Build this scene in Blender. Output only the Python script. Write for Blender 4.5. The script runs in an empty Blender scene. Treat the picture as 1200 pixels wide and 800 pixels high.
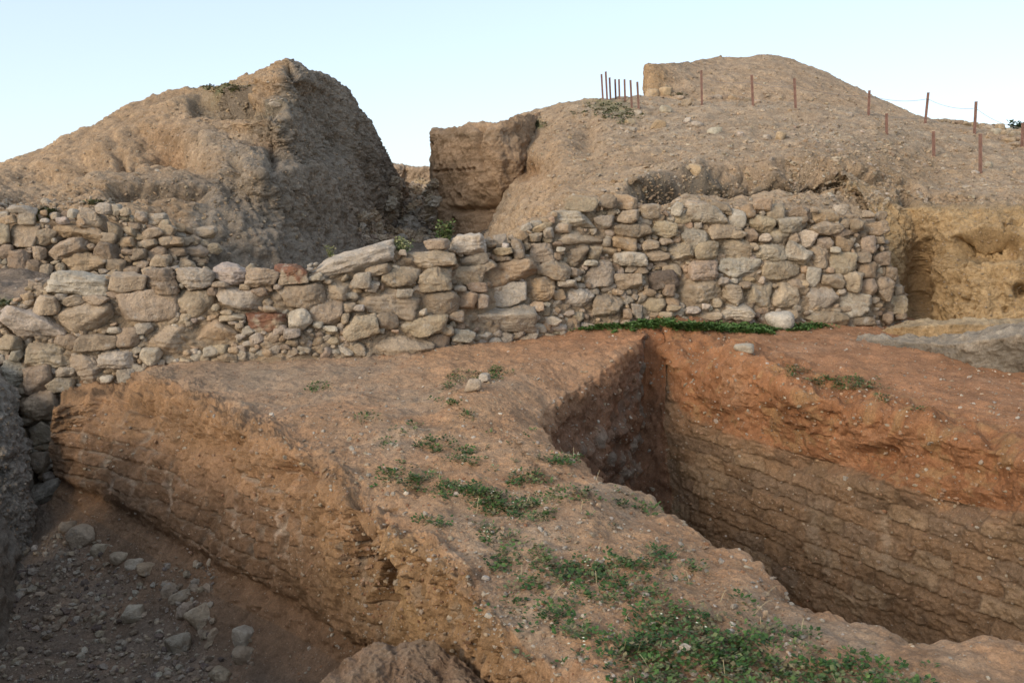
import bpy, math, random
import numpy as np
from mathutils import Vector, Matrix
from mathutils.bvhtree import BVHTree
import bmesh

random.seed(7)
RNG = np.random.default_rng(11)
S = bpy.context.scene
COL = S.collection

# ------------------------------------------------------------------ camera
FPX, CX, CY, HOR = 1100.0, 600.0, 400.0, 256.0
PITCH = math.atan((CY - HOR) / FPX)
CAMZ = 2.0
cam = bpy.data.cameras.new('camera')
cam.sensor_width = 36.0
cam.lens = FPX / 1200.0 * 36.0
cam.clip_end = 5000
camo = bpy.data.objects.new('camera', cam)
COL.objects.link(camo)
camo.location = (0, 0, CAMZ)
camo.rotation_euler = (math.pi / 2 - PITCH, 0, 0)
S.camera = camo
FW = np.array([0, math.cos(PITCH), -math.sin(PITCH)])
UP = np.array([0, math.sin(PITCH), math.cos(PITCH)])
RT = np.array([1.0, 0, 0])
EYE = np.array([0, 0, CAMZ])


def ray(px, py):
    return FW + RT * (px - CX) / FPX + UP * (CY - py) / FPX


def at(px, py, Y):
    """point at ground distance Y"""
    d = ray(px, py)
    return EYE + d * (Y / d[1])


def atz(px, py, z):
    d = ray(px, py)
    return EYE + d * ((z - CAMZ) / d[2])


def project(P):
    Q = P - EYE
    f = Q @ FW
    f = np.where(np.abs(f) < 1e-3, 1e-3, f)
    return CX + FPX * (Q @ RT) / f, CY - FPX * (Q @ UP) / f


# ------------------------------------------------------------------ noise
def _hash(ix, iy, iz, seed):
    h = (ix.astype(np.int64) * 374761393 + iy.astype(np.int64) * 668265263 + iz.astype(np.int64) * 2147483647 + seed * 974711) & 0xFFFFFFFF
    h = ((h ^ (h >> 13)) * 1274126177) & 0xFFFFFFFF
    h = ((h ^ (h >> 16)) * 2246822519) & 0xFFFFFFFF
    return (h ^ (h >> 15)) & 0xFFFFFFFF


_G = np.random.default_rng(3).normal(size=(256, 3)).astype(np.float32)
_G /= np.linalg.norm(_G, axis=1)[:, None]


def gnoise(P, seed=0):
    P = P.astype(np.float64)
    i = np.floor(P)
    f = (P - i).astype(np.float32)
    i = i.astype(np.int64)
    u = f * f * f * (f * (f * 6 - 15) + 10)
    out = np.zeros(len(P), np.float32)
    for dx in (0, 1):
        wx = u[:, 0] if dx else 1 - u[:, 0]
        for dy in (0, 1):
            wy = u[:, 1] if dy else 1 - u[:, 1]
            for dz in (0, 1):
                wz = u[:, 2] if dz else 1 - u[:, 2]
                g = _G[_hash(i[:, 0] + dx, i[:, 1] + dy, i[:, 2] + dz, seed) & 255]
                out += wx * wy * wz * (g[:, 0] * (f[:, 0] - dx) + g[:, 1] * (f[:, 1] - dy) + g[:, 2] * (f[:, 2] - dz))
    return out * 1.5


def fbm(P, freq, octv=4, gain=0.5, seed=0, ridged=False):
    out = np.zeros(len(P), np.float32)
    a = 1.0
    for k in range(octv):
        n = gnoise(P * freq + 17.3 * k, seed + k)
        if ridged:
            n = 1 - 2 * np.abs(n)
        out += a * n
        a *= gain
        freq *= 2.03
    return out


def worley(P, freq, seed=0):
    """F1 distance and cell value"""
    Q = P * freq
    i = np.floor(Q).astype(np.int64)
    best = np.full(len(P), 9.0)
    val = np.zeros(len(P))
    for dx in (-1, 0, 1):
        for dy in (-1, 0, 1):
            for dz in (-1, 0, 1):
                jx, jy, jz = i[:, 0] + dx, i[:, 1] + dy, i[:, 2] + dz
                h = _hash(jx, jy, jz, seed)
                px = jx + (h & 1023) / 1023.0
                py = jy + ((h >> 10) & 1023) / 1023.0
                pz = jz + ((h >> 20) & 1023) / 1023.0
                d = np.sqrt((Q[:, 0] - px) ** 2 + (Q[:, 1] - py) ** 2 + (Q[:, 2] - pz) ** 2)
                m = d < best
                best = np.where(m, d, best)
                val = np.where(m, ((h * 7919) & 0xFFFF) / 65535.0, val)
    return best, val


def sstep(a, b, x):
    t = np.clip((x - a) / (b - a), 0, 1)
    return t * t * (3 - 2 * t)


# ------------------------------------------------------------------ materials
def new_mat(name):
    m = bpy.data.materials.new(name)
    m.use_nodes = True
    nt = m.node_tree
    nt.nodes.clear()
    out = nt.nodes.new('ShaderNodeOutputMaterial')
    b = nt.nodes.new('ShaderNodeBsdfPrincipled')
    nt.links.new(b.outputs[0], out.inputs[0])
    b.inputs['Specular IOR Level'].default_value = 0.15
    return m, nt, b


def nd(nt, typ, **kw):
    n = nt.nodes.new(typ)
    for k, v in kw.items():
        setattr(n, k, v)
    return n


def val_noise(nt, co, scale, detail, rough, lo, hi, fmin=0.3, fmax=0.7):
    n = nd(nt, 'ShaderNodeTexNoise')
    n.inputs['Scale'].default_value = scale
    n.inputs['Detail'].default_value = detail
    n.inputs['Roughness'].default_value = rough
    nt.links.new(co, n.inputs['Vector'])
    r = nd(nt, 'ShaderNodeMapRange')
    r.inputs[1].default_value, r.inputs[2].default_value = fmin, fmax
    r.inputs[3].default_value, r.inputs[4].default_value = lo, hi
    nt.links.new(n.outputs[0], r.inputs[0])
    return n, r.outputs[0]


def mul_col(nt, col, fac):
    m = nd(nt, 'ShaderNodeMix', data_type='RGBA', blend_type='MULTIPLY')
    m.inputs[0].default_value = 1.0
    nt.links.new(col, m.inputs[6])
    nt.links.new(fac, m.inputs[7])
    return m.outputs[2]


def mix_col(nt, fac, a, b):
    m = nd(nt, 'ShaderNodeMix', data_type='RGBA')
    nt.links.new(fac, m.inputs[0])
    nt.links.new(a, m.inputs[6])
    if isinstance(b, tuple):
        m.inputs[7].default_value = (*b, 1)
    else:
        nt.links.new(b, m.inputs[7])
    return m.outputs[2]


def math_n(nt, op, a, b):
    m = nd(nt, 'ShaderNodeMath', operation=op)
    for k, x in ((0, a), (1, b)):
        if isinstance(x, (int, float)):
            m.inputs[k].default_value = x
        else:
            nt.links.new(x, m.inputs[k])
    return m.outputs[0]


def earth_mat(name, speck=0.5, bump=0.03, bscale=28.0, speck_scale=34.0, fscale=75.0):
    m, nt, b = new_mat(name)
    b.inputs['Roughness'].default_value = 0.95
    b.inputs['Specular IOR Level'].default_value = 0.08
    at_ = nd(nt, 'ShaderNodeAttribute', attribute_name='Col')
    geo = nd(nt, 'ShaderNodeNewGeometry')
    co = geo.outputs['Position']
    n1, v1 = val_noise(nt, co, 1.7, 8, 0.6, 0.78, 1.2)
    n2, v2 = val_noise(nt, co, 14.0, 8, 0.7, 0.76, 1.24)
    n4, v4 = val_noise(nt, co, fscale, 5, 0.75, 0.72, 1.32)
    c = mul_col(nt, at_.outputs['Color'], v1)
    c = mul_col(nt, c, v2)
    c = mul_col(nt, c, v4)
    # grit: pale and dark specks
    fac_s = []
    for sc, thr, keep, colr, seedoff in ((speck_scale, 0.22, 0.78, (0.47, 0.42, 0.34), 0.0), (speck_scale * 2.3, 0.26, 0.80, (0.42, 0.36, 0.28), 3.0), (speck_scale * 1.6, 0.24, 0.86, (0.09, 0.075, 0.06), 7.0)):
        add = nd(nt, 'ShaderNodeVectorMath', operation='ADD')
        nt.links.new(co, add.inputs[0])
        add.inputs[1].default_value = (seedoff, seedoff, seedoff)
        v = nd(nt, 'ShaderNodeTexVoronoi')
        v.inputs['Scale'].default_value = sc
        nt.links.new(add.outputs[0], v.inputs['Vector'])
        sep = nd(nt, 'ShaderNodeSeparateColor')
        nt.links.new(v.outputs['Color'], sep.inputs[0])
        near = nd(nt, 'ShaderNodeMapRange')
        near.inputs[1].default_value, near.inputs[2].default_value = thr, thr * 0.6
        nt.links.new(v.outputs['Distance'], near.inputs[0])
        k = math_n(nt, 'GREATER_THAN', sep.outputs[0], keep)
        f = math_n(nt, 'MULTIPLY', near.outputs[0], k)
        f = math_n(nt, 'MULTIPLY', f, speck)
        fac_s.append(f)
        c = mix_col(nt, f, c, colr)
    nt.links.new(c, b.inputs['Base Color'])
    # relief
    nb = nd(nt, 'ShaderNodeTexNoise')
    nb.inputs['Scale'].default_value = bscale
    nb.inputs['Detail'].default_value = 9
    nb.inputs['Roughness'].default_value = 0.72
    nt.links.new(co, nb.inputs['Vector'])
    nb2 = nd(nt, 'ShaderNodeTexNoise')
    nb2.inputs['Scale'].default_value = bscale * 4.5
    nb2.inputs['Detail'].default_value = 6
    nb2.inputs['Roughness'].default_value = 0.75
    nt.links.new(co, nb2.inputs['Vector'])
    vc = nd(nt, 'ShaderNodeTexVoronoi')
    vc.inputs['Scale'].default_value = bscale * 1.1
    wv = nd(nt, 'ShaderNodeVectorMath', operation='MULTIPLY_ADD')
    nt.links.new(nb.outputs[1], wv.inputs[0])
    wv.inputs[1].default_value = (.06, .06, .06)
    nt.links.new(co, wv.inputs[2])
    nt.links.new(wv.outputs[0], vc.inputs['Vector'])
    h = math_n(nt, 'ADD', nb.outputs[0], math_n(nt, 'MULTIPLY', fac_s[0], 0.5))
    h = math_n(nt, 'ADD', h, math_n(nt, 'MULTIPLY', nb2.outputs[0], 0.42))
    h = math_n(nt, 'SUBTRACT', h, math_n(nt, 'MULTIPLY', vc.outputs['Distance'], 0.35))
    h = math_n(nt, 'ADD', h, math_n(nt, 'MULTIPLY', fac_s[1], 0.25))
    bp = nd(nt, 'ShaderNodeBump')
    bp.inputs['Strength'].default_value = 0.9
    bp.inputs['Distance'].default_value = bump
    nt.links.new(h, bp.inputs['Height'])
    nt.links.new(bp.outputs[0], b.inputs['Normal'])
    return m


def stone_mat(name):
    m, nt, b = new_mat(name)
    b.inputs['Roughness'].default_value = 0.9
    at_ = nd(nt, 'ShaderNodeAttribute', attribute_name='Col')
    geo = nd(nt, 'ShaderNodeNewGeometry')
    co = geo.outputs['Position']
    n1, v1 = val_noise(nt, co, 3.5, 6, 0.65, 0.72, 1.25)
    n2, v2 = val_noise(nt, co, 26.0, 8, 0.75, 0.72, 1.25)
    c = mul_col(nt, at_.outputs['Color'], v1)
    c = mul_col(nt, c, v2)
    # ochre staining and grey lichen
    n3, f3 = val_noise(nt, co, 5.0, 6, 0.65, 0.0, 0.4, 0.52, 0.66)
    c = mix_col(nt, f3, c, (0.30, 0.205, 0.12))
    n4, f4 = val_noise(nt, co, 7.3, 9, 0.75, 0.0, 0.65, 0.56, 0.66)
    c = mix_col(nt, f4, c, (0.41, 0.375, 0.32))
    n5, f5 = val_noise(nt, co, 19.0, 6, 0.75, 0.0, 0.6, 0.60, 0.70)
    c = mix_col(nt, f5, c, (0.17, 0.14, 0.105))
    nt.links.new(c, b.inputs['Base Color'])
    nb = nd(nt, 'ShaderNodeTexNoise')
    nb.inputs['Scale'].default_value = 14
    nb.inputs['Detail'].default_value = 9
    nb.inputs['Roughness'].default_value = 0.68
    nt.links.new(co, nb.inputs['Vector'])
    vo = nd(nt, 'ShaderNodeTexVoronoi')
    vo.inputs['Scale'].default_value = 45
    nt.links.new(co, vo.inputs['Vector'])
    h = math_n(nt, 'ADD', nb.outputs[0], math_n(nt, 'MULTIPLY', vo.outputs['Distance'], 0.16))
    bp = nd(nt, 'ShaderNodeBump')
    bp.inputs['Strength'].default_value = 0.85
    bp.inputs['Distance'].default_value = 0.05
    nt.links.new(h, bp.inputs['Height'])
    nt.links.new(bp.outputs[0], b.inputs['Normal'])
    return m


def leaf_mat(name):
    m, nt, b = new_mat(name)
    b.inputs['Roughness'].default_value = 0.6
    at_ = nd(nt, 'ShaderNodeAttribute', attribute_name='Col')
    nt.links.new(at_.outputs['Color'], b.inputs['Base Color'])
    return m


def rust_mat(name):
    m, nt, b = new_mat(name)
    b.inputs['Roughness'].default_value = 0.85
    geo = nd(nt, 'ShaderNodeNewGeometry')
    n, v = val_noise(nt, geo.outputs['Position'], 9, 6, 0.7, 0.0, 1.0)
    a = nd(nt, 'ShaderNodeRGB')
    a.outputs[0].default_value = (0.15, 0.09, 0.072, 1)
    c = mix_col(nt, v, a.outputs[0], (0.27, 0.165, 0.13))
    nt.links.new(c, b.inputs['Base Color'])
    return m


def wire_mat(name):
    m, nt, b = new_mat(name)
    b.inputs['Roughness'].default_value = 0.6
    b.inputs['Metallic'].default_value = 0.4
    geo = nd(nt, 'ShaderNodeNewGeometry')
    n, v = val_noise(nt, geo.outputs['Position'], 6, 4, 0.7, 0.0, 1.0)
    a = nd(nt, 'ShaderNodeRGB')
    a.outputs[0].default_value = (0.22, 0.20, 0.19, 1)
    c = mix_col(nt, v, a.outputs[0], (0.32, 0.28, 0.25))
    nt.links.new(c, b.inputs['Base Color'])
    return m


M_EARTH = earth_mat('earth', 0.55, 0.03)
M_HILL = earth_mat('hill_earth', 0.6, 0.045, 14.0, 12.0, 26.0)
M_CLAY = earth_mat('dried_clay', 0.3, 0.035, 24.0)
M_STONE = stone_mat('stone')
M_LEAF = leaf_mat('leaf')
M_RUST = rust_mat('rusty_iron')
M_WIRE = wire_mat('wire')

# linear base colours
TAN = np.array([.330, .230, .140])
GREY = np.array([.265, .210, .150])
RED = np.array([.350, .160, .076])
ORANGE = np.array([.305, .182, .096])
YELLOW = np.array([.350, .220, .105])
DARK = np.array([.135, .115, .095])
BROWN = np.array([.235, .145, .085])
PALE = np.array([.43, .37, .29])


# ------------------------------------------------------------------ mesh helpers
def tag(o, label=None, cat=None, group=None, kind=None):
    if label:
        o['label'] = label
    if cat:
        o['category'] = cat
    if group:
        o['group'] = group
    if kind:
        o['kind'] = kind
    return o


def make_mesh(name, V, F, C=None, mat=None, parent=None, smooth=True):
    """V (n,3), F (m,k) constant k"""
    me = bpy.data.meshes.new(name)
    V = np.ascontiguousarray(V, np.float32)
    F = np.ascontiguousarray(F, np.int32)
    me.vertices.add(len(V))
    me.vertices.foreach_set('co', V.ravel())
    k = F.shape[1]
    me.loops.add(F.size)
    me.loops.foreach_set('vertex_index', F.ravel())
    me.polygons.add(len(F))
    me.polygons.foreach_set('loop_start', np.arange(0, F.size, k, dtype=np.int32))
    me.polygons.foreach_set('use_smooth', np.full(len(F), smooth, dtype=bool))
    me.update(calc_edges=True)
    if C is not None:
        a = me.color_attributes.new('Col', 'FLOAT_COLOR', 'POINT')
        C4 = np.ones((len(V), 4), np.float32)
        C4[:, :3] = np.clip(C, 0.01, 0.9)
        a.data.foreach_set('color', C4.ravel())
    if mat:
        me.materials.append(mat)
    me.validate()
    o = bpy.data.objects.new(name, me)
    COL.objects.link(o)
    if parent:
        o.parent = parent
    return o


def grid_faces(nv, nu):
    i = np.arange(nv * nu).reshape(nv, nu)
    return np.stack([i[:-1, :-1], i[:-1, 1:], i[1:, 1:], i[1:, :-1]], -1).reshape(-1, 4)


def resample(pts, t, smooth=True):
    """polyline -> positions at arc fraction t, catmull-rom in between"""
    P = np.asarray(pts, float)
    d = np.r_[0, np.cumsum(np.linalg.norm(np.diff(P, axis=0), axis=1))]
    d /= d[-1]
    k = np.clip(np.searchsorted(d, t, 'right') - 1, 0, len(P) - 2)
    f = (t - d[k]) / np.maximum(d[k + 1] - d[k], 1e-9)
    p1, p2 = P[k], P[k + 1]
    if not smooth:
        return p1 + (p2 - p1) * f[:, None]
    p0, p3 = P[np.maximum(k - 1, 0)], P[np.minimum(k + 2, len(P) - 1)]
    L = (d[k + 1] - d[k])
    L0 = np.where(k > 0, d[k] - d[np.maximum(k - 1, 0)], L)
    L2 = np.where(k < len(P) - 2, d[np.minimum(k + 2, len(P) - 1)] - d[k + 1], L)
    L0, L2 = np.maximum(L0, 1e-6), np.maximum(L2, 1e-6)
    m1 = (p2 - p0) * (L / (L + L0))[:, None] * 0.7
    m2 = (p3 - p1) * (L / (L + L2))[:, None] * 0.7
    f = f[:, None]
    h1, h2 = 2 * f ** 3 - 3 * f ** 2 + 1, -2 * f ** 3 + 3 * f ** 2
    h3, h4 = f ** 3 - 2 * f ** 2 + f, f ** 3 - f ** 2
    return h1 * p1 + h2 * p2 + h3 * m1 + h4 * m2


def smooth_axis(A, n, axis):
    if n < 1:
        return A
    A = np.moveaxis(A, axis, 0)
    pad = np.concatenate([np.repeat(A[:1], n, 0), A, np.repeat(A[-1:], n, 0)], 0)
    cs = np.cumsum(np.concatenate([np.zeros_like(pad[:1]), pad], 0), 0)
    w = 2 * n + 1
    out = (cs[w:] - cs[:-w]) / w
    out[0], out[-1] = A[0], A[-1]
    return np.moveaxis(out, 0, axis)


def loft(rails, counts, nv, tmap=None, round_u=4, round_v=4, smooth_rails=True):
    """surface through rails. Returns V (nv,nu,3), seg coordinate (nv,nu)"""
    t = np.linspace(0, 1, nv) if tmap is None else tmap(np.linspace(0, 1, nv))
    R = [resample(r, t, smooth_rails) for r in rails]
    cols, seg = [], []
    for k in range(len(R) - 1):
        n = counts[k] if not isinstance(counts, int) else counts
        f = np.arange(n) / n
        cols.append(R[k][:, None, :] * (1 - f)[None, :, None] + R[k + 1][:, None, :] * f[None, :, None])
        seg.append(k + f)
    cols.append(R[-1][:, None, :])
    seg.append(np.array([len(R) - 1.0]))
    V = np.concatenate(cols, 1)
    s = np.concatenate(seg)
    V = smooth_axis(smooth_axis(V, round_u, 1), round_u // 2, 1)
    V = smooth_axis(V, round_v, 0)
    return V, np.broadcast_to(s, V.shape[:2]).copy()


def normals(V):
    du = np.gradient(V, axis=1)
    dv = np.gradient(V, axis=0)
    N = np.cross(du, dv)
    N /= np.maximum(np.linalg.norm(N, axis=2), 1e-9)[..., None]
    return N


def toward(N, V, ref):
    """flip the whole field so normals look toward ref"""
    s = np.sum((np.asarray(ref) - V) * N)
    return N if s > 0 else -N


def bricks(s, z, bw, bh, seed=0):
    """joint closeness 0..1 and per-brick value"""
    r = np.floor(z / bh)
    fr = z / bh - r
    off = (_hash(r.astype(np.int64), r.astype(np.int64) * 3, r.astype(np.int64) * 0, seed) & 1023) / 1023.0
    q = s / bw + off
    c = np.floor(q)
    fc = q - c
    dz = np.minimum(fr, 1 - fr) * bh
    ds = np.minimum(fc, 1 - fc) * bw
    d = np.minimum(dz, ds * .5)
    val = (_hash(r.astype(np.int64), c.astype(np.int64), c.astype(np.int64) * 0 + 5, seed + 1) & 0xFFFF) / 65535.0
    return d, val


def blob(px, py, cx, cy, rx, ry):
    return np.exp(-(((px - cx) / rx) ** 2 + ((py - cy) / ry) ** 2))


def lerp(a, b, f):
    return a + (b - a) * f[:, None]


BVH = {}


def make_bvh(key, V, step=2):
    W = V[::step, ::step]
    nv, nu = W.shape[:2]
    BVH[key] = BVHTree.FromPolygons(W.reshape(-1, 3).tolist(), grid_faces(nv, nu).tolist())


def cast(keys, px, py):
    d = Vector(ray(px, py)).normalized()
    best = None
    for k in keys:
        h = BVH[k].ray_cast(Vector(EYE), d)
        if h[0] is not None and (best is None or h[3] < best[3]):
            best = h
    return best


def drop(keys, x, y, z0=20):
    best = None
    for k in keys:
        h = BVH[k].ray_cast(Vector((x, y, z0)), Vector((0, 0, -1)))
        if h[0] is not None and (best is None or h[0].z > best.z):
            best = h[0]
    return best


# ================================================================== GROUND (causeway between the two trenches)
def Z(*pts):
    return np.array([atz(*p) for p in pts])


def Yp(*pts):
    return np.array([at(*p) for p in pts])


WL_A, WL_B = np.array([2.0, 12.5]), np.array([4.5, 8.3])     # line of the right trench wall


def onwall(px, py, inset):
    dirw = (WL_B - WL_A) / np.linalg.norm(WL_B - WL_A)
    n = np.array([dirw[1], -dirw[0]])
    if n @ (np.array([0, 0]) - WL_A) < 0:
        n = -n
    A = WL_A + n * inset
    d = ray(px, py)
    t = ((A - EYE[:2]) @ n) / (d[:2] @ n)
    return EYE + d * t


r_floor_l = Z((-200, 1300, -1.9), (-150, 950, -1.9), (-140, 800, -1.9), (-130, 720, -1.9), (-110, 680, -1.85), (-80, 640, -1.75), (-30, 615, -1.6), (10, 590, -1.4))
r_floor_m = Z((300, 1300, -1.9), (230, 960, -1.92), (150, 800, -1.92), (100, 740, -1.9), (70, 700, -1.85), (50, 660, -1.75), (38, 625, -1.6), (36, 592, -1.4))
r_foot0 = Z((520, 1300, -1.85), (480, 960, -1.8), (380, 845, -1.8), (250, 765, -1.78), (180, 715, -1.74), (115, 660, -1.66), (72, 622, -1.5), (48, 590, -1.36))
r_foot = Z((640, 1300, -1.62), (600, 960, -1.6), (480, 830, -1.58), (330, 735, -1.5), (240, 690, -1.5), (160, 640, -1.45), (105, 605, -1.38), (62, 578, -1.25))
r_face_mid = Yp((800, 1000, 3.9), (640, 850, 4.7), (500, 745, 5.7), (385, 650, 7.0), (300, 600, 8.1), (215, 550, 9.45), (140, 520, 10.4), (60, 520, 10.95))
r_rim_l = Z((900, 1000, -.14), (690, 840, -.1), (560, 735, -.08), (545, 688, -.03), (470, 640, -.02), (405, 590, .0), (345, 535, .03), (270, 500, .05), (205, 465, .05), (130, 463, -.08), (62, 478, -.2))
r_sh_l = Z((980, 1000, 0), (760, 840, 0), (640, 745, .0), (590, 680, .02), (520, 620, .04), (450, 560, .07), (385, 512, .1), (300, 470, .12), (235, 440, .16), (170, 424, .2), (150, 395, .25))
r_mid = Z((1150, 1050, 0), (900, 850, .03), (790, 740, .05), (720, 650, .06), (640, 570, .1), (570, 500, .15), (510, 450, .2), (470, 415, .27), (440, 380, .3))
r_sh_r = Z((1650, 1150, -.1), (1250, 880, -.08), (1080, 800, -.02), (930, 740, 0), (830, 680, .02), (740, 625, .05), (660, 575, .08), (600, 512, .14), (598, 462, .2), (640, 425, .3), (690, 398, .4), (735, 381, .45), (740, 370, .45))
r_rim_r = Z((1800, 980, -.25), (1400, 810, -.15), (1200, 752, -.08), (1090, 757, -.1), (1000, 722, -.08), (940, 690, -.05), (860, 640, -.05), (760, 590, 0), (690, 550, .03), (632, 497, .05), (655, 467, .1), (700, 440, .2), (732, 412, .36), (756, 392, .46), (760, 380, .46))


def shift(r, dx, dy, z):
    q = r.copy()
    q[:, 0] += dx
    q[:, 1] += dy
    q[:, 2] = z
    return q


r_bot_l = shift(r_rim_r, .2, -.05, -2.35)
r_bot_l = np.concatenate([r_bot_l[:-2], [[1.72, 11.9, -2.3], [1.76, 12.3, -.8], [1.78, 12.55, .42], [1.9, 13.66, .46]]])
tt = np.linspace(0, 1, 40)
r_bl_mid = 0.5 * resample(r_rim_r, tt) + 0.5 * resample(r_bot_l, tt)
wl_dir = (WL_B - WL_A) / np.linalg.norm(WL_B - WL_A)
r_bot_r = np.array([[*(WL_A + wl_dir * s + np.array([-.16, -.12])), z] for s, z in ((9, -2.3), (6, -2.4), (4.8, -2.4), (3, -2.4), (1.5, -2.35), (.55, -2.3), (.35, -.8))])
r_bot_r = np.concatenate([r_bot_r, [[2.06, 12.60, .42], [1.98, 13.68, .46]]])
r_brick_top = np.array([onwall(1700, 700, .1), onwall(1350, 640, .1), onwall(1200, 603, .1), onwall(1110, 588, .12), onwall(1010, 555, .1), onwall(940, 535, .1), onwall(860, 512, .1), onwall(800, 482, .1), onwall(784, 455, .08), [2.10, 12.62, .43], [2.04, 13.70, .46]])
r_brick_top[0] = [*(WL_A + wl_dir * 9 + np.array([-.1, -.08])), -.6]
r_scarp = np.array([[*(WL_A + wl_dir * 9), -.4], onwall(1350, 595, .0), onwall(1200, 568, .0), onwall(1110, 548, .02), onwall(1010, 518, .02), onwall(940, 498, .0), onwall(865, 468, .02), onwall(805, 430, .02), onwall(785, 412, .02), [2.14, 12.64, .44], [2.1, 13.72, .46]])
r_rim_f = Z((2100, 700, -.35), (1400, 590, -.25), (1200, 540, -.15), (1100, 506, -.05), (1000, 478, .03), (935, 462, .12), (885, 428, .28), (850, 406, .38), (800, 386, .47), (785, 378, .47))
r_rg1 = Z((2200, 640, -.2), (1450, 540, -.08), (1200, 495, .02), (1110, 462, .12), (1010, 432, .26), (950, 415, .33), (890, 398, .42), (850, 384, .46), (835, 372, .46))
r_rg2 = Z((2300, 560, -.1), (1500, 480, .1), (1230, 440, .18), (1130, 415, .26), (1040, 398, .34), (970, 388, .4), (930, 378, .45), (925, 368, .45))
r_rg3 = Z((2500, 500, 0), (1700, 440, .1), (1400, 410, .18), (1250, 400, .2), (1150, 388, .28), (1080, 380, .34), (1060, 372, .36))

rails = [r_floor_l, r_floor_m, r_foot0, r_foot, r_face_mid, r_rim_l, r_sh_l, r_mid, r_sh_r, r_rim_r, r_bl_mid, r_bot_l, r_bot_r, r_brick_top, r_scarp, r_rim_f, r_rg1, r_rg2, r_rg3]
counts = [36, 60, 50, 90, 90, 50, 110, 130, 50, 60, 60, 16, 170, 70, 50, 60, 50, 40]
NV = 820
V, seg = loft(rails, counts, NV, lambda t: (np.exp(1.15 * t) - 1) / (math.exp(1.15) - 1), round_u=5, round_v=3)
nv, nu = V.shape[:2]
N = toward(normals(V), V, (0, 6, 8))
P = V.reshape(-1, 3)
Nf = N.reshape(-1, 3)
sg = seg.ravel()
steep = np.clip(1 - np.abs(Nf[:, 2]), 0, 1)
big = fbm(P, .9, 3, .5, 21)
med = fbm(P, 3.2, 4, .55, 31)
clod, cval = worley(P + 0.05 * np.stack([med] * 3, 1), 5.0, 5)
fine = fbm(P, 14.0, 4, .6, 41)
flat = 1 - sstep(.15, .6, steep)
face = sstep(.25, .7, steep)
floor_m = (sg < 3).astype(float)
dsp = .06 * big + (.035 * flat + .04 * face) * med + (.010 * flat + .022 * face) * fine
clod2, cval2 = worley(P + .02 * np.stack([fine] * 3, 1), 13.0, 6)
clod3, cval3 = worley(P + .01 * np.stack([fine] * 3, 1), 27.0, 8)
brk = np.clip(sstep(3.1, 3.4, sg) * (1 - sstep(4.6, 5.0, sg)) + sstep(12.05, 12.2, sg) * (1 - sstep(12.95, 13.2, sg)) + sstep(9.4, 9.8, sg) * (1 - sstep(10.9, 11.0, sg)), 0, 1) * .8
dsp += face * .09 * (0.45 - clod) * sstep(-.1, .4, med + .2) * (1 - brk)
dsp += face * (1 - .7 * brk) * (.040 * (.45 - clod2) * sstep(-.3, .4, big + fine * .5) - .03 * (cval2 > .86) * (1 - sstep(.1, .35, clod2)))
dsp += (.007 + .012 * sstep(-.1, .5, med)) * flat * (.4 - clod3) + .016 * flat * (.4 - clod2) * sstep(.0, .6, big + med * .6)
# vertical gullies and undercuts on the cut faces
lface = sstep(3.0, 3.3, sg) * (1 - sstep(5.3, 5.8, sg))
rface = sstep(12.05, 12.2, sg) * (1 - sstep(15.0, 15.5, sg))
lwall = sstep(9.0, 9.3, sg) * (1 - sstep(10.9, 11.0, sg))
Pg = P.copy()
Pg[:, 2] *= .25
gul = fbm(Pg, 2.6, 3, .55, 51, ridged=True)
dsp += lface * .05 * (gul - .4)
top_l = sstep(4.2, 5.0, sg) * (1 - sstep(5.4, 6.0, sg))
dsp += top_l * .06 * fbm(P, 1.9, 3, .55, 61)
dsp += sstep(13.2, 14, sg) * (1 - sstep(15.2, 15.9, sg)) * (.13 * fbm(P, 1.7, 4, .55, 71) + .05 * gul)
dsp += (sstep(8.2, 9, sg) * (1 - sstep(9.6, 10.3, sg))) * .07 * fbm(P, 2.1, 4, .55, 81)
topz = sstep(4.1, 4.6, sg) * (1 - sstep(5.3, 5.7, sg))
dsp += topz * (.10 * (.45 - clod) * sstep(-.3, .3, fbm(P, 2.0, 3, .5, 65)) + .05 * (.45 - clod2) + .035 * fbm(P, 7.0, 4, .65, 66))
# mud brick courses
wob = fbm(P, 1.1, 2, .5, 91)
s_l = P[:, 0] * -.52 + P[:, 1] * .855 + .05 * fbm(P, 4.0, 2, .5, 95)
dl, vl = bricks(s_l, P[:, 2] + .05 * wob + .018 * fine, .42, .165, 3)
s_r = (P[:, :2] - WL_A) @ wl_dir + .09 * fbm(P, 3.0, 2, .5, 96)
zr = P[:, 2] + .018 * wob + .012 * fine + .012 * med + .03 * s_r
dr, vr = bricks(s_r, zr, .44, .185, 9)
bm_l = lface * sstep(3.15, 3.5, sg) * (1 - sstep(4.5, 4.95, sg)) * sstep(-.55, .25, fbm(P, 1.0, 3, .5, 101))
bm_r = sstep(12.1, 12.3, sg) * (1 - sstep(12.92, 13.12, sg)) * sstep(-1.0, .1, fbm(P, 1.2, 3, .5, 111))
sw_ = lwall * sstep(9.35, 9.6, sg)
dsp += sw_ * .17 * (.5 - clod)
dw, vw = bricks(P[:, 0] * .33 + P[:, 1] * .94, zr, .46, .22, 19)
bm_w = lwall * sstep(9.5, 9.9, sg) * .9
jl, jr, jw = (1 - sstep(.005, .024, dl)) * bm_l, (1 - sstep(.005, .024, dr)) * bm_r, (1 - sstep(.006, .03, dw)) * bm_w
dsp += -.045 * jl + .04 * bm_l * (vl - .5) - .036 * jr + .03 * bm_r * (vr - .5) - .02 * jw
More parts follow.
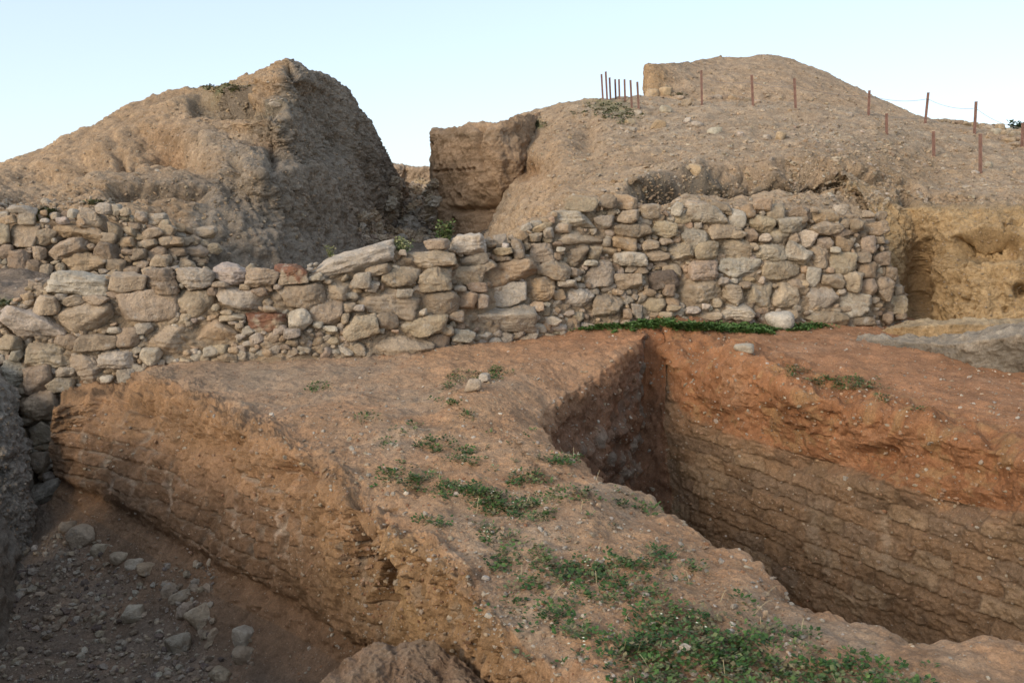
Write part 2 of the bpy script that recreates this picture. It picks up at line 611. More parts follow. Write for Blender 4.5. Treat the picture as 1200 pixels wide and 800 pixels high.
# footpath rut / hummocks and an eroded hole in the left face
px0, py0 = project(P)
onl = lface
hole = np.maximum(blob(px0, py0, 423, 638, 11, 40), blob(px0, py0, 446, 692, 12, 30)) * onl
dsp -= .5 * hole * (1 + .3 * med)
dsp -= .12 * np.exp(-((sg - 3.22) / .12) ** 2) * (1 + .6 * med)
dsp -= .16 * blob(px0, py0, 345, 555, 35, 18) * onl
dsp -= .14 * blob(px0, py0, 165, 505, 18, 40) * onl + .12 * blob(px0, py0, 255, 520, 40, 14) * onl
on_r = rface
dsp -= .2 * np.clip(blob(px0, py0, 975, 545, 70, 13) + blob(px0, py0, 1140, 590, 45, 14) + blob(px0, py0, 1030, 530, 40, 9), 0, 1) * on_r
dsp += .1 * blob(px0, py0, 1060, 572, 55, 20) * on_r
dsp += flat * .10 * (blob(px0, py0, 700, 590, 45, 16) + blob(px0, py0, 560, 475, 40, 20) + .8 * blob(px0, py0, 870, 690, 40, 18)) * (sg > 5)
P2 = P + Nf * dsp[:, None]

px, py = px0, py0
mixn = fbm(P, 1.3, 5, .6, 121)
mix2 = fbm(P, 5.0, 4, .6, 131)
C = np.tile(np.array([.42, .248, .138]), (len(P), 1))
# ruddy burnt earth towards the stone wall and round the right trench, greyer trodden strip near the rims
redw = np.clip(sstep(500, 760, px + .5 * (500 - py)) * .8 + .5 * mixn, 0, 1) * sstep(8.5, 13.2, P[:, 1] + 3 * sstep(700, 900, px)) * (sg > 5)
C = lerp(C, RED, np.clip(redw, 0, .85))
C = lerp(C, np.array([.425, .275, .162]), np.clip(.5 + .9 * mixn, 0, 1) * flat * (sg > 5.2) * (1 - .7 * redw) * .8)
C = lerp(C, GREY * 1.3, np.clip(.9 * fbm(P, .8, 4, .6, 141) - .1, 0, .5) * flat * (sg > 5.2) * (1 - redw))
C = lerp(C, GREY * 1.2, (blob(px, py, 600, 740, 60, 60) + blob(px, py, 300, 440, 130, 25)) * .7 * (sg > 5.4))
# left cut face: orange upper, browner lower, pale joints
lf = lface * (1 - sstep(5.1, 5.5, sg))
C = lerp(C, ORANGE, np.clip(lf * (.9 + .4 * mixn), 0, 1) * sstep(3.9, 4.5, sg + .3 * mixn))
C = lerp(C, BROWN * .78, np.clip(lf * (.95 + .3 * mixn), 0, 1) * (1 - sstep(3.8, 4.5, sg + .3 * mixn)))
C = lerp(C, YELLOW, np.clip(blob(px, py, 500, 700, 110, 90) * lf * (.8 + .5 * mixn), 0, .9))
C = lerp(C, np.array([.33, .27, .2]), np.clip(jl * .75 * sstep(-.5, .3, mix2), 0, 1))
C *= (1 + .28 * (vl - .5) * bm_l)[:, None]
# drips of pale wash on the left face
for (sx, y0, y1, w) in ((193, 545, 605, 1.1), (278, 555, 618, 1.1), (286, 618, 640, 1.0), (327, 590, 635, 1.0), (190, 515, 545, .8)):
    st = np.exp(-((px - sx - .9 * np.sin(py * .09) - .05 * (py - y0)) / w) ** 2) * sstep(y0 - 4, y0 + 4, py) * (1 - sstep(y1 - 5, y1 + 5, py)) * lf
    C = lerp(C, np.array([.44, .34, .25]), np.clip(st * (.5 + .9 * mix2) * .8, 0, .6))
# left trench floor: darker brown earth
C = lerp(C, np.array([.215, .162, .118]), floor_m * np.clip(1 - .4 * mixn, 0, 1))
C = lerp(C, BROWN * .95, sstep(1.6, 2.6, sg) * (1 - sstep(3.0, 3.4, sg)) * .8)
# right trench: red scarp above, brown brick below
sc = sstep(12.85, 13.1, sg + .25 * mix2 * .3) * (1 - sstep(15.4, 16.0, sg))
C = lerp(C, np.array([.312, .148, .070]), np.clip(sc * (.8 + .5 * mixn), 0, 1))
C = lerp(C, YELLOW * .9, np.clip(sc * sstep(.1, .7, mix2 + mixn * .5) * .6, 0, .6))
br = sstep(12.02, 12.1, sg) * (1 - sstep(12.9, 13.12, sg + .1 * mix2))
C = lerp(C, np.array([.255, .160, .09]), br)
C = lerp(C, np.array([.34, .245, .15]), br * sstep(.62, .8, vr) * .5)
C = lerp(C, np.array([.20, .15, .105]), br * sstep(.35, .2, vr) * .45)
C = lerp(C, np.array([.27, .15, .08]), br * sstep(-1.0, -.5, P[:, 2]) * .5)
C = lerp(C, np.array([.17, .12, .08]), np.clip(jr * .4, 0, 1))
for (sx, y0, y1, w) in ((1035, 600, 670, 5), (1043, 640, 670, 3), (970, 645, 690, 5), (955, 590, 640, 8), (1000, 650, 680, 4)):
    st = np.exp(-((px - sx - 3.0 * np.sin(py * .07)) / w) ** 2) * sstep(y0 - 8, y0 + 8, py) * (1 - sstep(y1 - 12, y1 + 12, py)) * br
    C = lerp(C, np.array([.33, .25, .17]), np.clip(st * (.5 + .6 * mix2), 0, .6))
lw = lwall
C = lerp(C, np.array([.24, .13, .075]), lw)
C = lerp(C, np.array([.27, .22, .165]), sw_ * sstep(.3, .7, cval) * (1 - sstep(.35, .6, clod)) * .9)
C = lerp(C, np.array([.17, .12, .085]), sw_ * sstep(.5, .75, clod) * .7)
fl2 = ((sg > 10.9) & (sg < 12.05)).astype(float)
endw = fl2 * sstep(-2.1, -1.9, P[:, 2])
C = lerp(C, np.array([.26, .14, .08]), endw)
C = lerp(C, RED, endw * sstep(-.7, -.2, P[:, 2] + .2 * mixn))
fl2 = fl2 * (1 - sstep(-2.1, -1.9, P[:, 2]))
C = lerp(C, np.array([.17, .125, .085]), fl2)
C *= (1 + .16 * mix2)[:, None]
FC = grid_faces(nv, nu)
sgn = sg + .10 * mix2 + .12 * mixn


def split_off(name, lo, hi, label):
    """the brick courses standing in a cut face are a wall of their own, edge to edge with the ground"""
    global FC
    q = sgn[FC].mean(1)
    m = (q > lo) & (q < hi) & (sg[FC].min(1) > math.floor(lo))
    f = FC[m]
    FC = FC[~m]
    ids, inv = np.unique(f, return_inverse=True)
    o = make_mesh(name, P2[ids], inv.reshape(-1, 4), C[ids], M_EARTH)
    return tag(o, label, 'mudbrick wall', kind='thing')


split_off('mudbrick_wall', 12.06, 12.98, 'brown mud bricks laid in courses under the red earth of the right trench')
split_off('mudbrick_wall', 3.2, 4.95, 'weathered orange brown mud brick face of the left trench with a dark hole')
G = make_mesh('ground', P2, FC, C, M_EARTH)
tag(G, kind='structure')
make_bvh('ground', P2.reshape(nv, nu, 3), 2)


# ================================================================== generic earth sheets
def sheet(name, rows, counts, nv, mat, colour, amp=(.1, .05, .02), freq=(.5, 1.8, 7.0), ref=(0, 0, 8), clod_amp=.0, clod_f=2.5, gul_amp=0.0, gul_f=1.2, ru=4, rv=3, second=0.0, second_f=3.5, extra=None, tmap=None, key=None, seed=0, parent=None, smooth_rails=True):
    V, seg = loft(rows, counts, nv, tmap, ru, rv, smooth_rails)
    nv_, nu_ = V.shape[:2]
    N = toward(normals(V), V, ref)
    P = V.reshape(-1, 3)
    Nf = N.reshape(-1, 3)
    sg = seg.ravel()
    steep = 1 - np.abs(Nf[:, 2])
    a = fbm(P, freq[0], 3, .5, 200 + seed)
    b = fbm(P, freq[1], 4, .55, 210 + seed)
    c = fbm(P, freq[2], 4, .6, 220 + seed)
    d = amp[0] * a + amp[1] * b + amp[2] * c
    if clod_amp:
        w, wv = worley(P + .08 * np.stack([b] * 3, 1), clod_f, 7 + seed)
        d += clod_amp * (.5 - w) * sstep(-.3, .5, b)
    if gul_amp:
        Q = P.copy()
        Q[:, 2] *= .3
        d += gul_amp * fbm(Q, gul_f, 4, .55, 230 + seed, ridged=True) * sstep(.2, .6, steep)
    px, py = project(P)
    if extra is not None:
        d = d + extra(P, px, py, sg, b, c)
    P2 = P + Nf * d[:, None]
    if second:
        G2 = P2.reshape(nv_, nu_, 3)
        N2 = toward(normals(G2), G2, ref).reshape(-1, 3)
        st2 = 1 - np.abs(N2[:, 2])
        P2 = P2 + N2 * (second * (.3 + .7 * sstep(.2, .7, st2)) * (.6 * fbm(P2, second_f, 5, .62, 260 + seed) + .35 * (fbm(P2, second_f * .8, 5, .62, 280 + seed, ridged=True) - .6)))[:, None]
    C = colour(P, px, py, sg, a, b, c, steep)
    o = make_mesh(name, P2, grid_faces(nv_, nu_), C, mat, parent)
    if key:
        make_bvh(key, P2.reshape(nv_, nu_, 3), 2)
    return o


def T(c, n):
    return np.tile(np.asarray(c, float), (n, 1))


# ------------------------------------------------------------------ left mound
L0 = Yp((-700, 330, 14.5), (-200, 318, 14.8), (0, 318, 14.9), (60, 318, 15.2), (130, 325, 15.2), (200, 335, 15.4), (260, 335, 15.7), (330, 330, 16.6), (400, 325, 19), (440, 312, 23), (462, 285, 29), (468, 265, 35))
L1 = Yp((-700, 250, 15.4), (-200, 248, 15.6), (0, 250, 15.8), (60, 246, 16.1), (130, 236, 16.2), (200, 262, 16.2), (250, 270, 16.5), (300, 270, 16.9), (390, 270, 20.3), (435, 265, 24.3), (462, 250, 30), (469, 248, 36))
L2 = Yp((-700, 236, 17), (-200, 232, 17), (0, 232, 17.2), (60, 225, 17.4), (130, 206, 17.2), (200, 203, 17.5), (250, 200, 18.1), (304, 200, 17.5), (385, 200, 21), (433, 215, 24.8), (461, 225, 30), (470, 235, 36))
L3 = Yp((-700, 228, 20), (-200, 222, 20), (0, 214, 20), (60, 200, 20), (130, 172, 20), (200, 155, 20.5), (250, 150, 20.6), (316, 140, 18.9), (380, 140, 22.1), (428, 170, 25), (458, 205, 30), (470, 225, 36))
L35 = Yp((-700, 222, 22.5), (-200, 215, 22.5), (0, 199, 22.5), (60, 180, 22.5), (130, 148, 22.5), (203, 118, 22.8), (255, 110, 22.6), (330, 90, 20.1), (386, 105, 23.2), (428, 150, 26), (455, 195, 30.5), (470, 220, 36.5))
L4 = Yp((-700, 220, 25), (-200, 212, 25), (0, 191, 24.5), (60, 168, 24.5), (130, 135, 24.5), (207, 103, 24.6), (262, 100, 24.0), (336, 66, 21.5), (350, 75, 22.2), (386, 88, 24.0), (401, 101, 25), (406, 119, 25.2), (421, 131, 26.4), (434, 149, 27.3), (452, 190, 31), (470, 217, 37))
L5 = L4 + np.array([0, 5, -.9])
L6 = L4 * np.array([1.5, 1, 0]) + np.array([0, 22, -.5])


def left_extra(P, px, py, sg, b, c):
    rag = fbm(P, .55, 3, .5, 501) + .25 * fbm(P, 2.5, 3, .6, 502)
    # crack beside the summit ridge; faces right of it stand back
    cr = px - (337 + (py - 75) * .38)
    d = -1.7 * np.exp(-(cr / (3.2 + .02 * (py - 70))) ** 2) * sstep(70, 84, py) * (1 - sstep(150, 215, py)) * (sg < 5.0)
    d += -.4 * sstep(-3, 3, cr) * (1 - sstep(20, 60, cr)) * sstep(88, 112, py) * (1 - sstep(160, 230, py)) * (sg < 5.0)
    # ragged scarp across the left slope, with cavities
    yl = np.interp(px, [-100, 0, 60, 110, 165, 200, 225, 250], [232, 205, 186, 166, 148, 146, 154, 170]) + 7 * rag
    d += -.34 * sstep(0, 11, py - yl) * (1 - sstep(28, 46, py - yl)) * (1 - sstep(215, 250, px)) * sstep(10, 60, px + 30)
    d += -.5 * blob(px, py, 187, 163, 17, 12) - .45 * blob(px, py, 205, 168, 6, 9) - .4 * blob(px, py, 133, 178, 7, 15) - .35 * blob(px, py, 95, 192, 7, 9) - .35 * blob(px, py, 150, 182, 6, 11)
    # undercut ledge of the bench
    yb = 214 + 3 * rag + np.interp(px, [125, 160, 240], [4, -3, 2])
    d += -.38 * sstep(0, 7, py - yb) * (1 - sstep(12, 26, py - yb)) * sstep(122, 134, px) * (1 - sstep(232, 256, px))
    # dark cap band below the shoulder and hollows in the cut face
    yc = np.interp(px, [215, 235, 262, 300, 330], [118, 111, 112, 118, 128]) + 3 * rag
    d += -.32 * sstep(0, 6, py - yc) * (1 - sstep(16, 30, py - yc)) * sstep(218, 230, px) * (1 - sstep(318, 335, px))
    d += -.3 * blob(px, py, 298, 158, 18, 16) - .3 * blob(px, py, 276, 205, 9, 22) - .3 * blob(px, py, 320, 185, 8, 20)
    d += .15 * blob(px, py, 245, 160, 22, 22)
    # steep cut face: fine upright fluting
    fade = 1 - sstep(4.4, 5.0, sg)
    d *= fade
    Q = P.copy()
    Q[:, 2] *= .35
    rf = fade * sstep(255, 300, px + .2 * (py - 180)) * (sg < 5.0)
    gr = fbm(P, 4.0, 5, .65, 521)
    d += rf * (.05 * fbm(Q, 1.6, 4, .6, 511, ridged=True) + .04 * gr)
    d += .07 * gr * np.clip(sstep(0, 9, py - yl) * (1 - sstep(28, 46, py - yl)) * (1 - sstep(215, 250, px)) + sstep(0, 5, py - yb) * (1 - sstep(12, 26, py - yb)) * (px < 256) + sstep(0, 4, py - yc) * (1 - sstep(16, 30, py - yc)) * sstep(218, 230, px) * (1 - sstep(318, 335, px)), 0, 1)
    d += -.35 * np.exp(-((px - 423 - .25 * (py - 170)) / 4) ** 2) * sstep(140, 160, py) * (sg < 4.9)
    return d


def left_col(P, px, py, sg, a, b, c, st):
    C = T([.330, .235, .148], len(P))
    C = lerp(C, np.array([.36, .25, .15]), np.clip(.5 + b, 0, 1) * .6)
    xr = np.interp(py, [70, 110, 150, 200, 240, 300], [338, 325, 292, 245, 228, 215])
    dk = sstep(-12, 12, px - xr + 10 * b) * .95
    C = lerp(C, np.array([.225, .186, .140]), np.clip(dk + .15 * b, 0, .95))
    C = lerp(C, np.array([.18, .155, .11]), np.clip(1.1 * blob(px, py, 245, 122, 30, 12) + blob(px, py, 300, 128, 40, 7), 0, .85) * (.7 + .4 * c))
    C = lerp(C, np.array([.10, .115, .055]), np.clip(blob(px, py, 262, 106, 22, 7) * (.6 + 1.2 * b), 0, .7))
    C = lerp(C, ORANGE * .9, np.clip(.8 * blob(px, py, 190, 160, 22, 12) + .6 * blob(px, py, 310, 170, 20, 10), 0, .7) * (.7 + .5 * b))
    C = lerp(C, np.array([.22, .18, .135]), np.clip(blob(px, py, 190, 216, 70, 12) * .8, 0, .8))
    C = lerp(C, GREY * 1.15, np.clip(blob(px, py, 250, 165, 30, 25) * .8 + blob(px, py, 80, 210, 90, 10) * .4, 0, .8))
    return C * (1 + .22 * c + .12 * b)[:, None]


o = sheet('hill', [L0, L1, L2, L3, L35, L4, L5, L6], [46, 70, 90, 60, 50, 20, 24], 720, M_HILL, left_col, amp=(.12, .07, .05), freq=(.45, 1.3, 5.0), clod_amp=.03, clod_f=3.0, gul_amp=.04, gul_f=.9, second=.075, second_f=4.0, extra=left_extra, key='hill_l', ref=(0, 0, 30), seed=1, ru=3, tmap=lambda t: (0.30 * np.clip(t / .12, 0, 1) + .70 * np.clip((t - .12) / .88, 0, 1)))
tag(o, kind='structure')

# ------------------------------------------------------------------ right mound
PXC = [540, 575, 605, 640, 690, 740, 800, 870, 940, 1010, 1090, 1200, 1350, 1700]


def row(ys, Ys):
    return np.array([at(x, y, Y) for x, y, Y in zip(PXC, ys, Ys)])


H0 = row([320, 310, 300, 290, 275, 270, 270, 270, 275, 282, 285, 285, 285, 285], [15.2, 14.8, 14.3, 14.2, 14.3, 14.4, 14.5, 14.5, 14.5, 15.0, 17.6, 17.4, 17, 16])
H1 = row([300, 294, 284, 262, 244, 238, 240, 242, 245, 255, 262, 262, 265, 265], [17.5, 16.5, 15.2, 14.6, 14.6, 14.8, 14.9, 14.9, 14.9, 15.3, 17.4, 17.0, 16.6, 15.6])
H2 = row([292, 290, 282, 242, 229, 222, 210, 206, 203, 214, 242, 244, 246, 248], [21, 19.5, 18, 17, 16.3, 16.0, 16.2, 16.2, 16.2, 16.3, 16.9, 16.4, 16, 15])
H3 = row([290, 284, 268, 224, 216, 212, 196, 190, 186, 196, 229, 236, 238, 240], [23, 21.5, 20, 18.6, 17.2, 16.4, 16.6, 16.7, 16.7, 16.7, 17.1, 16.6, 16.3, 15.3])
H4 = row([288, 276, 236, 176, 166, 163, 158, 156, 156, 163, 186, 205, 214, 220], [25, 24, 23.5, 22.5, 21.5, 21, 21, 21, 21, 21, 20.8, 19.5, 18.5, 17])
H5 = row([282, 240, 170, 138, 134, 132, 130, 130, 131, 138, 147, 165, 182, 200], [28, 27.5, 27, 26.8, 26.5, 26, 26, 26, 26, 26, 26, 25, 23, 20])
H6 = row([250, 190, 133, 126, 121, 112, 116, 118, 121, 128, 138, 151, 166, 185], [31, 30.5, 30, 30, 29.5, 29.5, 29.5, 29.5, 29.5, 29.5, 29.5, 29, 27, 24])
H7 = H6 + np.array([0, 6, -.6])
H8 = H6 * np.array([1.4, 1, 0]) + np.array([2, 25, -.5])


def right_extra(P, px, py, sg, b, c):
    d = -.30 * blob(px, py, 618, 200, 16, 12)
    rag = fbm(P, .6, 3, .5, 601) + .3 * fbm(P, 2.5, 3, .6, 602)
    lip = np.interp(px, [690, 730, 760, 800, 830, 870, 940, 1010, 1060, 1090], [244, 224, 206, 192, 190, 188, 184, 196, 214, 230]) + 5 * rag
    d += -.65 * sstep(-1, 5, py - lip) * (1 - sstep(14, 42, py - lip)) * sstep(722, 745, px) * (1 - sstep(1050, 1085, px)) * (sg < 3.6)
    d += .09 * fbm(P, 3.6, 5, .65, 611) * sstep(0, 5, py - lip) * (1 - sstep(24, 44, py - lip)) * (sg < 3.6)
    d += -.3 * (blob(px, py, 905, 203, 5, 8) + blob(px, py, 878, 212, 6, 8) + blob(px, py, 940, 200, 7, 8) + blob(px, py, 975, 206, 8, 9)) * (sg < 3.4)
    d += -.18 * np.exp(-((py - 138) / 3.5) ** 2) * sstep(825, 850, px) * (1 - sstep(940, 960, px)) * (1 + b)
    d += .4 * blob(px, py, 690, 140, 30, 12) * (sg < 6)
    d += (.18 * blob(px, py, 660, 180, 16, 40) - .2 * blob(px, py, 690, 165, 12, 25))
    return d


def right_col(P, px, py, sg, a, b, c, st):
    C = T([.375, .272, .175], len(P))
    C = lerp(C, np.array([.345, .272, .190]), np.clip(.45 + .9 * b, 0, 1) * .8)
    C = lerp(C, TAN * 1.02, np.clip(blob(px, py, 640, 180, 70, 60) * .9 + .3 * a, 0, .9))
    C = lerp(C, YELLOW * .85, np.clip(blob(px, py, 1040, 200, 90, 18) * .7 * (.8 + b), 0, .7))
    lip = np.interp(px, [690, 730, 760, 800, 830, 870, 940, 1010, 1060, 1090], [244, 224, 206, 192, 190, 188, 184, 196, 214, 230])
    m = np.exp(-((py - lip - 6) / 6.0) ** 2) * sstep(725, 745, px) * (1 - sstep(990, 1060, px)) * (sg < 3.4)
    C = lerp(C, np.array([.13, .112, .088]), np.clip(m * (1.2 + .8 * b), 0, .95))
    C = lerp(C, np.array([.17, .17, .085]), np.clip(blob(px, py, 715, 130, 24, 9) * (.8 + 1.2 * c), 0, .7))
    C = lerp(C, np.array([.085, .12, .045]), np.clip(blob(px, py, 628, 146, 10, 3) * (.9 + .9 * c), 0, .7))
    C = lerp(C, ORANGE * .85, np.clip(blob(px, py, 618, 200, 16, 12), 0, .6))
    return C * (1 + .2 * c + .08 * b)[:, None]


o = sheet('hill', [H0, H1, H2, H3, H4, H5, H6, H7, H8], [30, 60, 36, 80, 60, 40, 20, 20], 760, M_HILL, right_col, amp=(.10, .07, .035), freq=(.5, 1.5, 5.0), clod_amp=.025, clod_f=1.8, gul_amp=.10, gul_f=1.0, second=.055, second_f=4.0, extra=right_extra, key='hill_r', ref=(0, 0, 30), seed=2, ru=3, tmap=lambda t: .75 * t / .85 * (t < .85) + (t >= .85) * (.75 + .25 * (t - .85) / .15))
tag(o, kind='structure')

# upper mound
U0 = Yp((755, 136, 36), (758, 136, 30.9), (775, 134, 30.5), (830, 132, 30.4), (915, 134, 30.4), (1000, 138, 30.4), (1090, 150, 30.3), (1200, 168, 30), (1400, 190, 29))
U1 = Yp((755, 112, 36), (758, 108, 31.4), (775, 106, 31.4), (830, 104, 31.8), (915, 104, 32), (1000, 120, 32), (1085, 143, 31.6), (1200, 165, 31), (1400, 190, 30))
U2 = Yp((756, 86, 37), (758.5, 83, 31.9), (778, 82, 32.0), (830, 80, 34), (915, 76, 35), (995, 103, 34.5), (1080, 140, 33), (1200, 164, 32), (1400, 190, 31))
U3 = Yp((758, 77, 38), (760, 75, 32.3), (785, 74, 33.0), (840, 68, 36.5), (915, 65, 38), (990, 96, 37), (1075, 137, 35), (1200, 163, 33.5), (1400, 190, 32))
U4 = Yp((759, 79, 43), (764, 78, 41), (785, 80, 40.5), (840, 78, 44), (915, 78, 46), (990, 108, 45), (1075, 148, 43), (1200, 172, 42), (1400, 195, 41))
U5 = U4 * np.array([1.1, 1, 0]) + np.array([0, 14, -.5])


def upper_col(P, px, py, sg, a, b, c, st):
    C = T([.375, .268, .170], len(P))
    C = lerp(C, np.array([.335, .258, .180]), np.clip(.4 + .8 * b, 0, 1) * .6)
    C = lerp(C, YELLOW * .95, np.clip(blob(px, py, 765, 92, 14, 22), 0, .6))
    return C * (1 + .2 * c)[:, None]


o = sheet('hill', [U0, U1, U2, U3, U4, U5], [30, 40, 30, 24, 16], 420, M_HILL, upper_col, amp=(.06, .06, .035), freq=(.5, 1.3, 4.5), clod_amp=.02, clod_f=2.5, gul_amp=.02, key='hill_u', ref=(0, 0, 40), seed=3, ru=2)
tag(o, kind='structure')

# ------------------------------------------------------------------ yellow earth cliff at the right
K0 = Yp((1028, 400, 14.6), (1050, 398, 15.2), (1075, 390, 15.4), (1098, 390, 15.1), (1112, 392, 14.7), (1150, 396, 14.2), (1215, 400, 13.8), (1330, 410, 12.6), (1700, 420, 10))
K1 = Yp((1028, 330, 14.9), (1050, 330, 15.5), (1075, 330, 15.6), (1098, 330, 15.3), (1112, 330, 14.9), (1150, 330, 14.4), (1215, 330, 14.0), (1330, 330, 12.9), (1700, 330, 10.4))
K2 = Yp((1022, 265, 15.3), (1050, 275, 15.6), (1075, 280, 15.6), (1098, 278, 15.4), (1115, 275, 15.1), (1150, 275, 14.8), (1215, 275, 14.4), (1330, 275, 13.3), (1700, 275, 10.8))
K3 = Yp((1005, 222, 15.9), (1040, 236, 15.9), (1068, 242, 15.8), (1092, 245, 15.6), (1120, 246, 15.4), (1150, 246, 15.2), (1215, 246, 14.8), (1330, 246, 13.7), (1700, 246, 11.2))
K4 = Yp((990, 204, 16.4), (1035, 218, 16.4), (1065, 228, 16.3), (1092, 234, 16.2), (1120, 236, 16.0), (1150, 237, 15.8), (1215, 237, 15.4), (1330, 237, 14.4), (1700, 237, 12))
K5 = K4 + np.array([0, 1.2, -.1])


def cliff_extra(P, px, py, sg, b, c):
    d = -.5 * blob(px, py, 1078, 332, 15, 42)
    d += -.5 * sstep(0, 5, py - (268 + .006 * (px - 1155) ** 2 + 4 * b)) * (1 - sstep(285, 315, py)) * sstep(1112, 1128, px) * (1 - sstep(1188, 1205, px))
    d += -.2 * blob(px, py, 1120, 330, 9, 6) - .25 * blob(px, py, 1063, 232, 9, 10) - .15 * blob(px, py, 1130, 352, 5, 3)
    w, wv = worley(P, 2.2, 77)
    d += -.26 * (1 - sstep(.10, .30, w)) * (wv > .55) * sstep(1085, 1110, px)
    w2, wv2 = worley(P, 4.5, 78)
    d += -.14 * (1 - sstep(.10, .30, w2)) * (wv2 > .6) * sstep(1085, 1105, px)
    return d


def cliff_col(P, px, py, sg, a, b, c, st):
    C = T([.385, .268, .140], len(P))
    C = lerp(C, np.array([.345, .245, .135]), np.clip(.5 + b, 0, 1) * .7)
    C = lerp(C, np.array([.31, .20, .10]), np.clip(blob(px, py, 1075, 320, 22, 50), 0, .7))
    C = lerp(C, GREY, np.clip(sstep(248, 236, py) * (.6 + .4 * b), 0, .8))
    return C * (1 + .18 * c + .1 * b)[:, None]


o = sheet('hill', [K0, K1, K2, K3, K4, K5], [90, 90, 50, 26, 16], 620, M_CLAY, cliff_col, amp=(.10, .13, .035), freq=(.6, 1.8, 7), clod_amp=.09, clod_f=3.0, gul_amp=.05, gul_f=1.5, second=.04, second_f=4.5, extra=cliff_extra, key='cliff', ref=(0, 0, 3), seed=4, ru=3, tmap=lambda t: np.where(t < .85, t / .85 * .62, .62 + (t - .85) / .15 * .38))
tag(o, kind='structure')

# ------------------------------------------------------------------ terrace behind the stone wall and floor of the gap
T0 = Yp((-700, 470, 9), (-200, 408, 11.2), (-60, 380, 11.6), (0, 366, 11.9), (50, 346, 12.0), (130, 340, 12.1), (300, 335, 12.3), (400, 328, 12.5), (500, 316, 12.9), (590, 306, 13.6), (640, 300, 14))
T1 = Yp((-700, 350, 12.5), (-200, 340, 13), (-60, 338, 13.2), (0, 334, 13.3), (50, 330, 13.5), (130, 332, 13.7), (300, 335, 14.2), (400, 330, 15.6), (480, 312, 16), (560, 304, 15.8), (640, 298, 15))
T2 = Yp((-700, 312, 15.4), (-200, 306, 15.4), (-60, 306, 15.4), (0, 306, 15.4), (50, 308, 15.6), (130, 318, 15.8), (300, 325, 17.4), (400, 308, 21), (470, 298, 22), (545, 298, 21.5), (640, 296, 17))
T3 = Yp((-700, 306, 18), (-200, 300, 18), (-60, 300, 18), (0, 302, 18), (50, 304, 18), (130, 310, 18), (330, 300, 22), (430, 276, 27), (475, 264, 28), (520, 272, 27.5), (640, 285, 20))
T4 = Yp((-700, 300, 36), (-200, 290, 36), (-60, 285, 36), (0, 280, 36), (50, 275, 36), (130, 270, 36), (380, 240, 37), (452, 221, 38), (480, 217, 38.5), (512, 219, 38.5), (640, 240, 36))
T5 = T4 + np.array([0, 16, 1.0])


def terr_col(P, px, py, sg, a, b, c, st):
    C = T([.225, .175, .13], len(P))
    C = lerp(C, np.array([.17, .135, .10]), sstep(1.3, 2.2, sg) * .8)
    C = lerp(C, np.array([.075, .095, .04]), np.clip(blob(px, py, 20, 357, 30, 5) * (.8 + c), 0, .8))
    return C * (1 + .2 * c + .1 * b)[:, None]


o = sheet('terrace', [T0, T1, T2, T3, T4, T5], [40, 50, 60, 70, 10], 420, M_HILL, terr_col, amp=(.05, .07, .04), freq=(.5, 1.8, 6.0), clod_amp=.08, clod_f=2.5, key='terrace', ref=(0, 0, 30), seed=5)
tag(o, kind='structure')

# ------------------------------------------------------------------ dark bank at the left edge
B0 = Yp((-700, 850, 7.5), (-250, 800, 8.4), (-60, 740, 9.2), (0, 712, 9.65), (30, 690, 9.95), (44, 660, 10.4), (38, 640, 11.4))
B1 = Yp((-700, 650, 8.0), (-250, 640, 8.9), (-60, 620, 9.8), (0, 600, 10.05), (28, 590, 10.3), (38, 580, 10.7), (30, 575, 11.5))
B2 = Yp((-700, 520, 8.4), (-250, 510, 9.3), (-60, 505, 10.1), (-5, 500, 10.3), (16, 505, 10.5), (24, 505, 10.9), (18, 505, 11.6))
B3 = Yp((-700, 470, 8.8), (-250, 452, 9.8), (-60, 445, 10.5), (-15, 446, 10.6), (6, 455, 10.8), (14, 462, 11.1), (8, 462, 11.7))
B4 = Yp((-700, 455, 9.8), (-250, 425, 10.8), (-60, 415, 11.2), (-30, 415, 11.3), (-12, 425, 11.4), (-6, 430, 11.5), (-4, 440, 11.8))


def bank_col(P, px, py, sg, a, b, c, st):
    C = T([.235, .205, .165], len(P))
    C = lerp(C, np.array([.21, .17, .125]), np.clip(sstep(640, 690, py) + .3 * b, 0, .7))
    return C * (1 + .25 * c + .1 * b)[:, None]


o = sheet('earth_bank', [B0, B1, B2, B3, B4], [110, 90, 40, 30], 420, M_EARTH, bank_col, key='bank', second=.02, second_f=14, amp=(.05, .06, .03), freq=(1, 3, 12.0), clod_amp=.07, clod_f=6, ref=(0, 0, 6), seed=6, tmap=lambda t: np.where(t < .2, t / .2 * .72, .72 + (t - .2) / .8 * .28))
tag(o, kind='structure')

# the near bank of the left trench, which the bank above runs on into, round to where the camera stands
NB = np.array([[-5.6, 9.6], [-4.9, 7.6], [-3.7, 5.3], [-2.2, 3.2], [-.3, 1.9], [2.2, .9], [6, -.6]])
nb0 = np.c_[NB + [.35, .25], np.full(7, -2.0)]
nb1 = np.c_[NB + [.12, .1], np.full(7, -.9)]
nb2 = np.c_[NB, [.1, .1, .1, .05, -.1, -.3, -.3]]
nb3 = np.c_[NB + [-.5, -.4], [.2, .2, .2, .15, .0, -.2, -.2]]
nb4 = np.c_[NB + [-3, -2.2], np.full(7, -.2)]
nb5 = np.c_[NB + [-14, -10], np.full(7, -.2)]
o = sheet('earth_bank', [nb0, nb1, nb2, nb3, nb4, nb5], [40, 40, 24, 30, 20], 260, M_EARTH, bank_col, amp=(.05, .06, .03), freq=(1, 3, 9.0), clod_amp=.06, clod_f=5, ref=(0, 4, 8), seed=16)
tag(o, kind='structure')

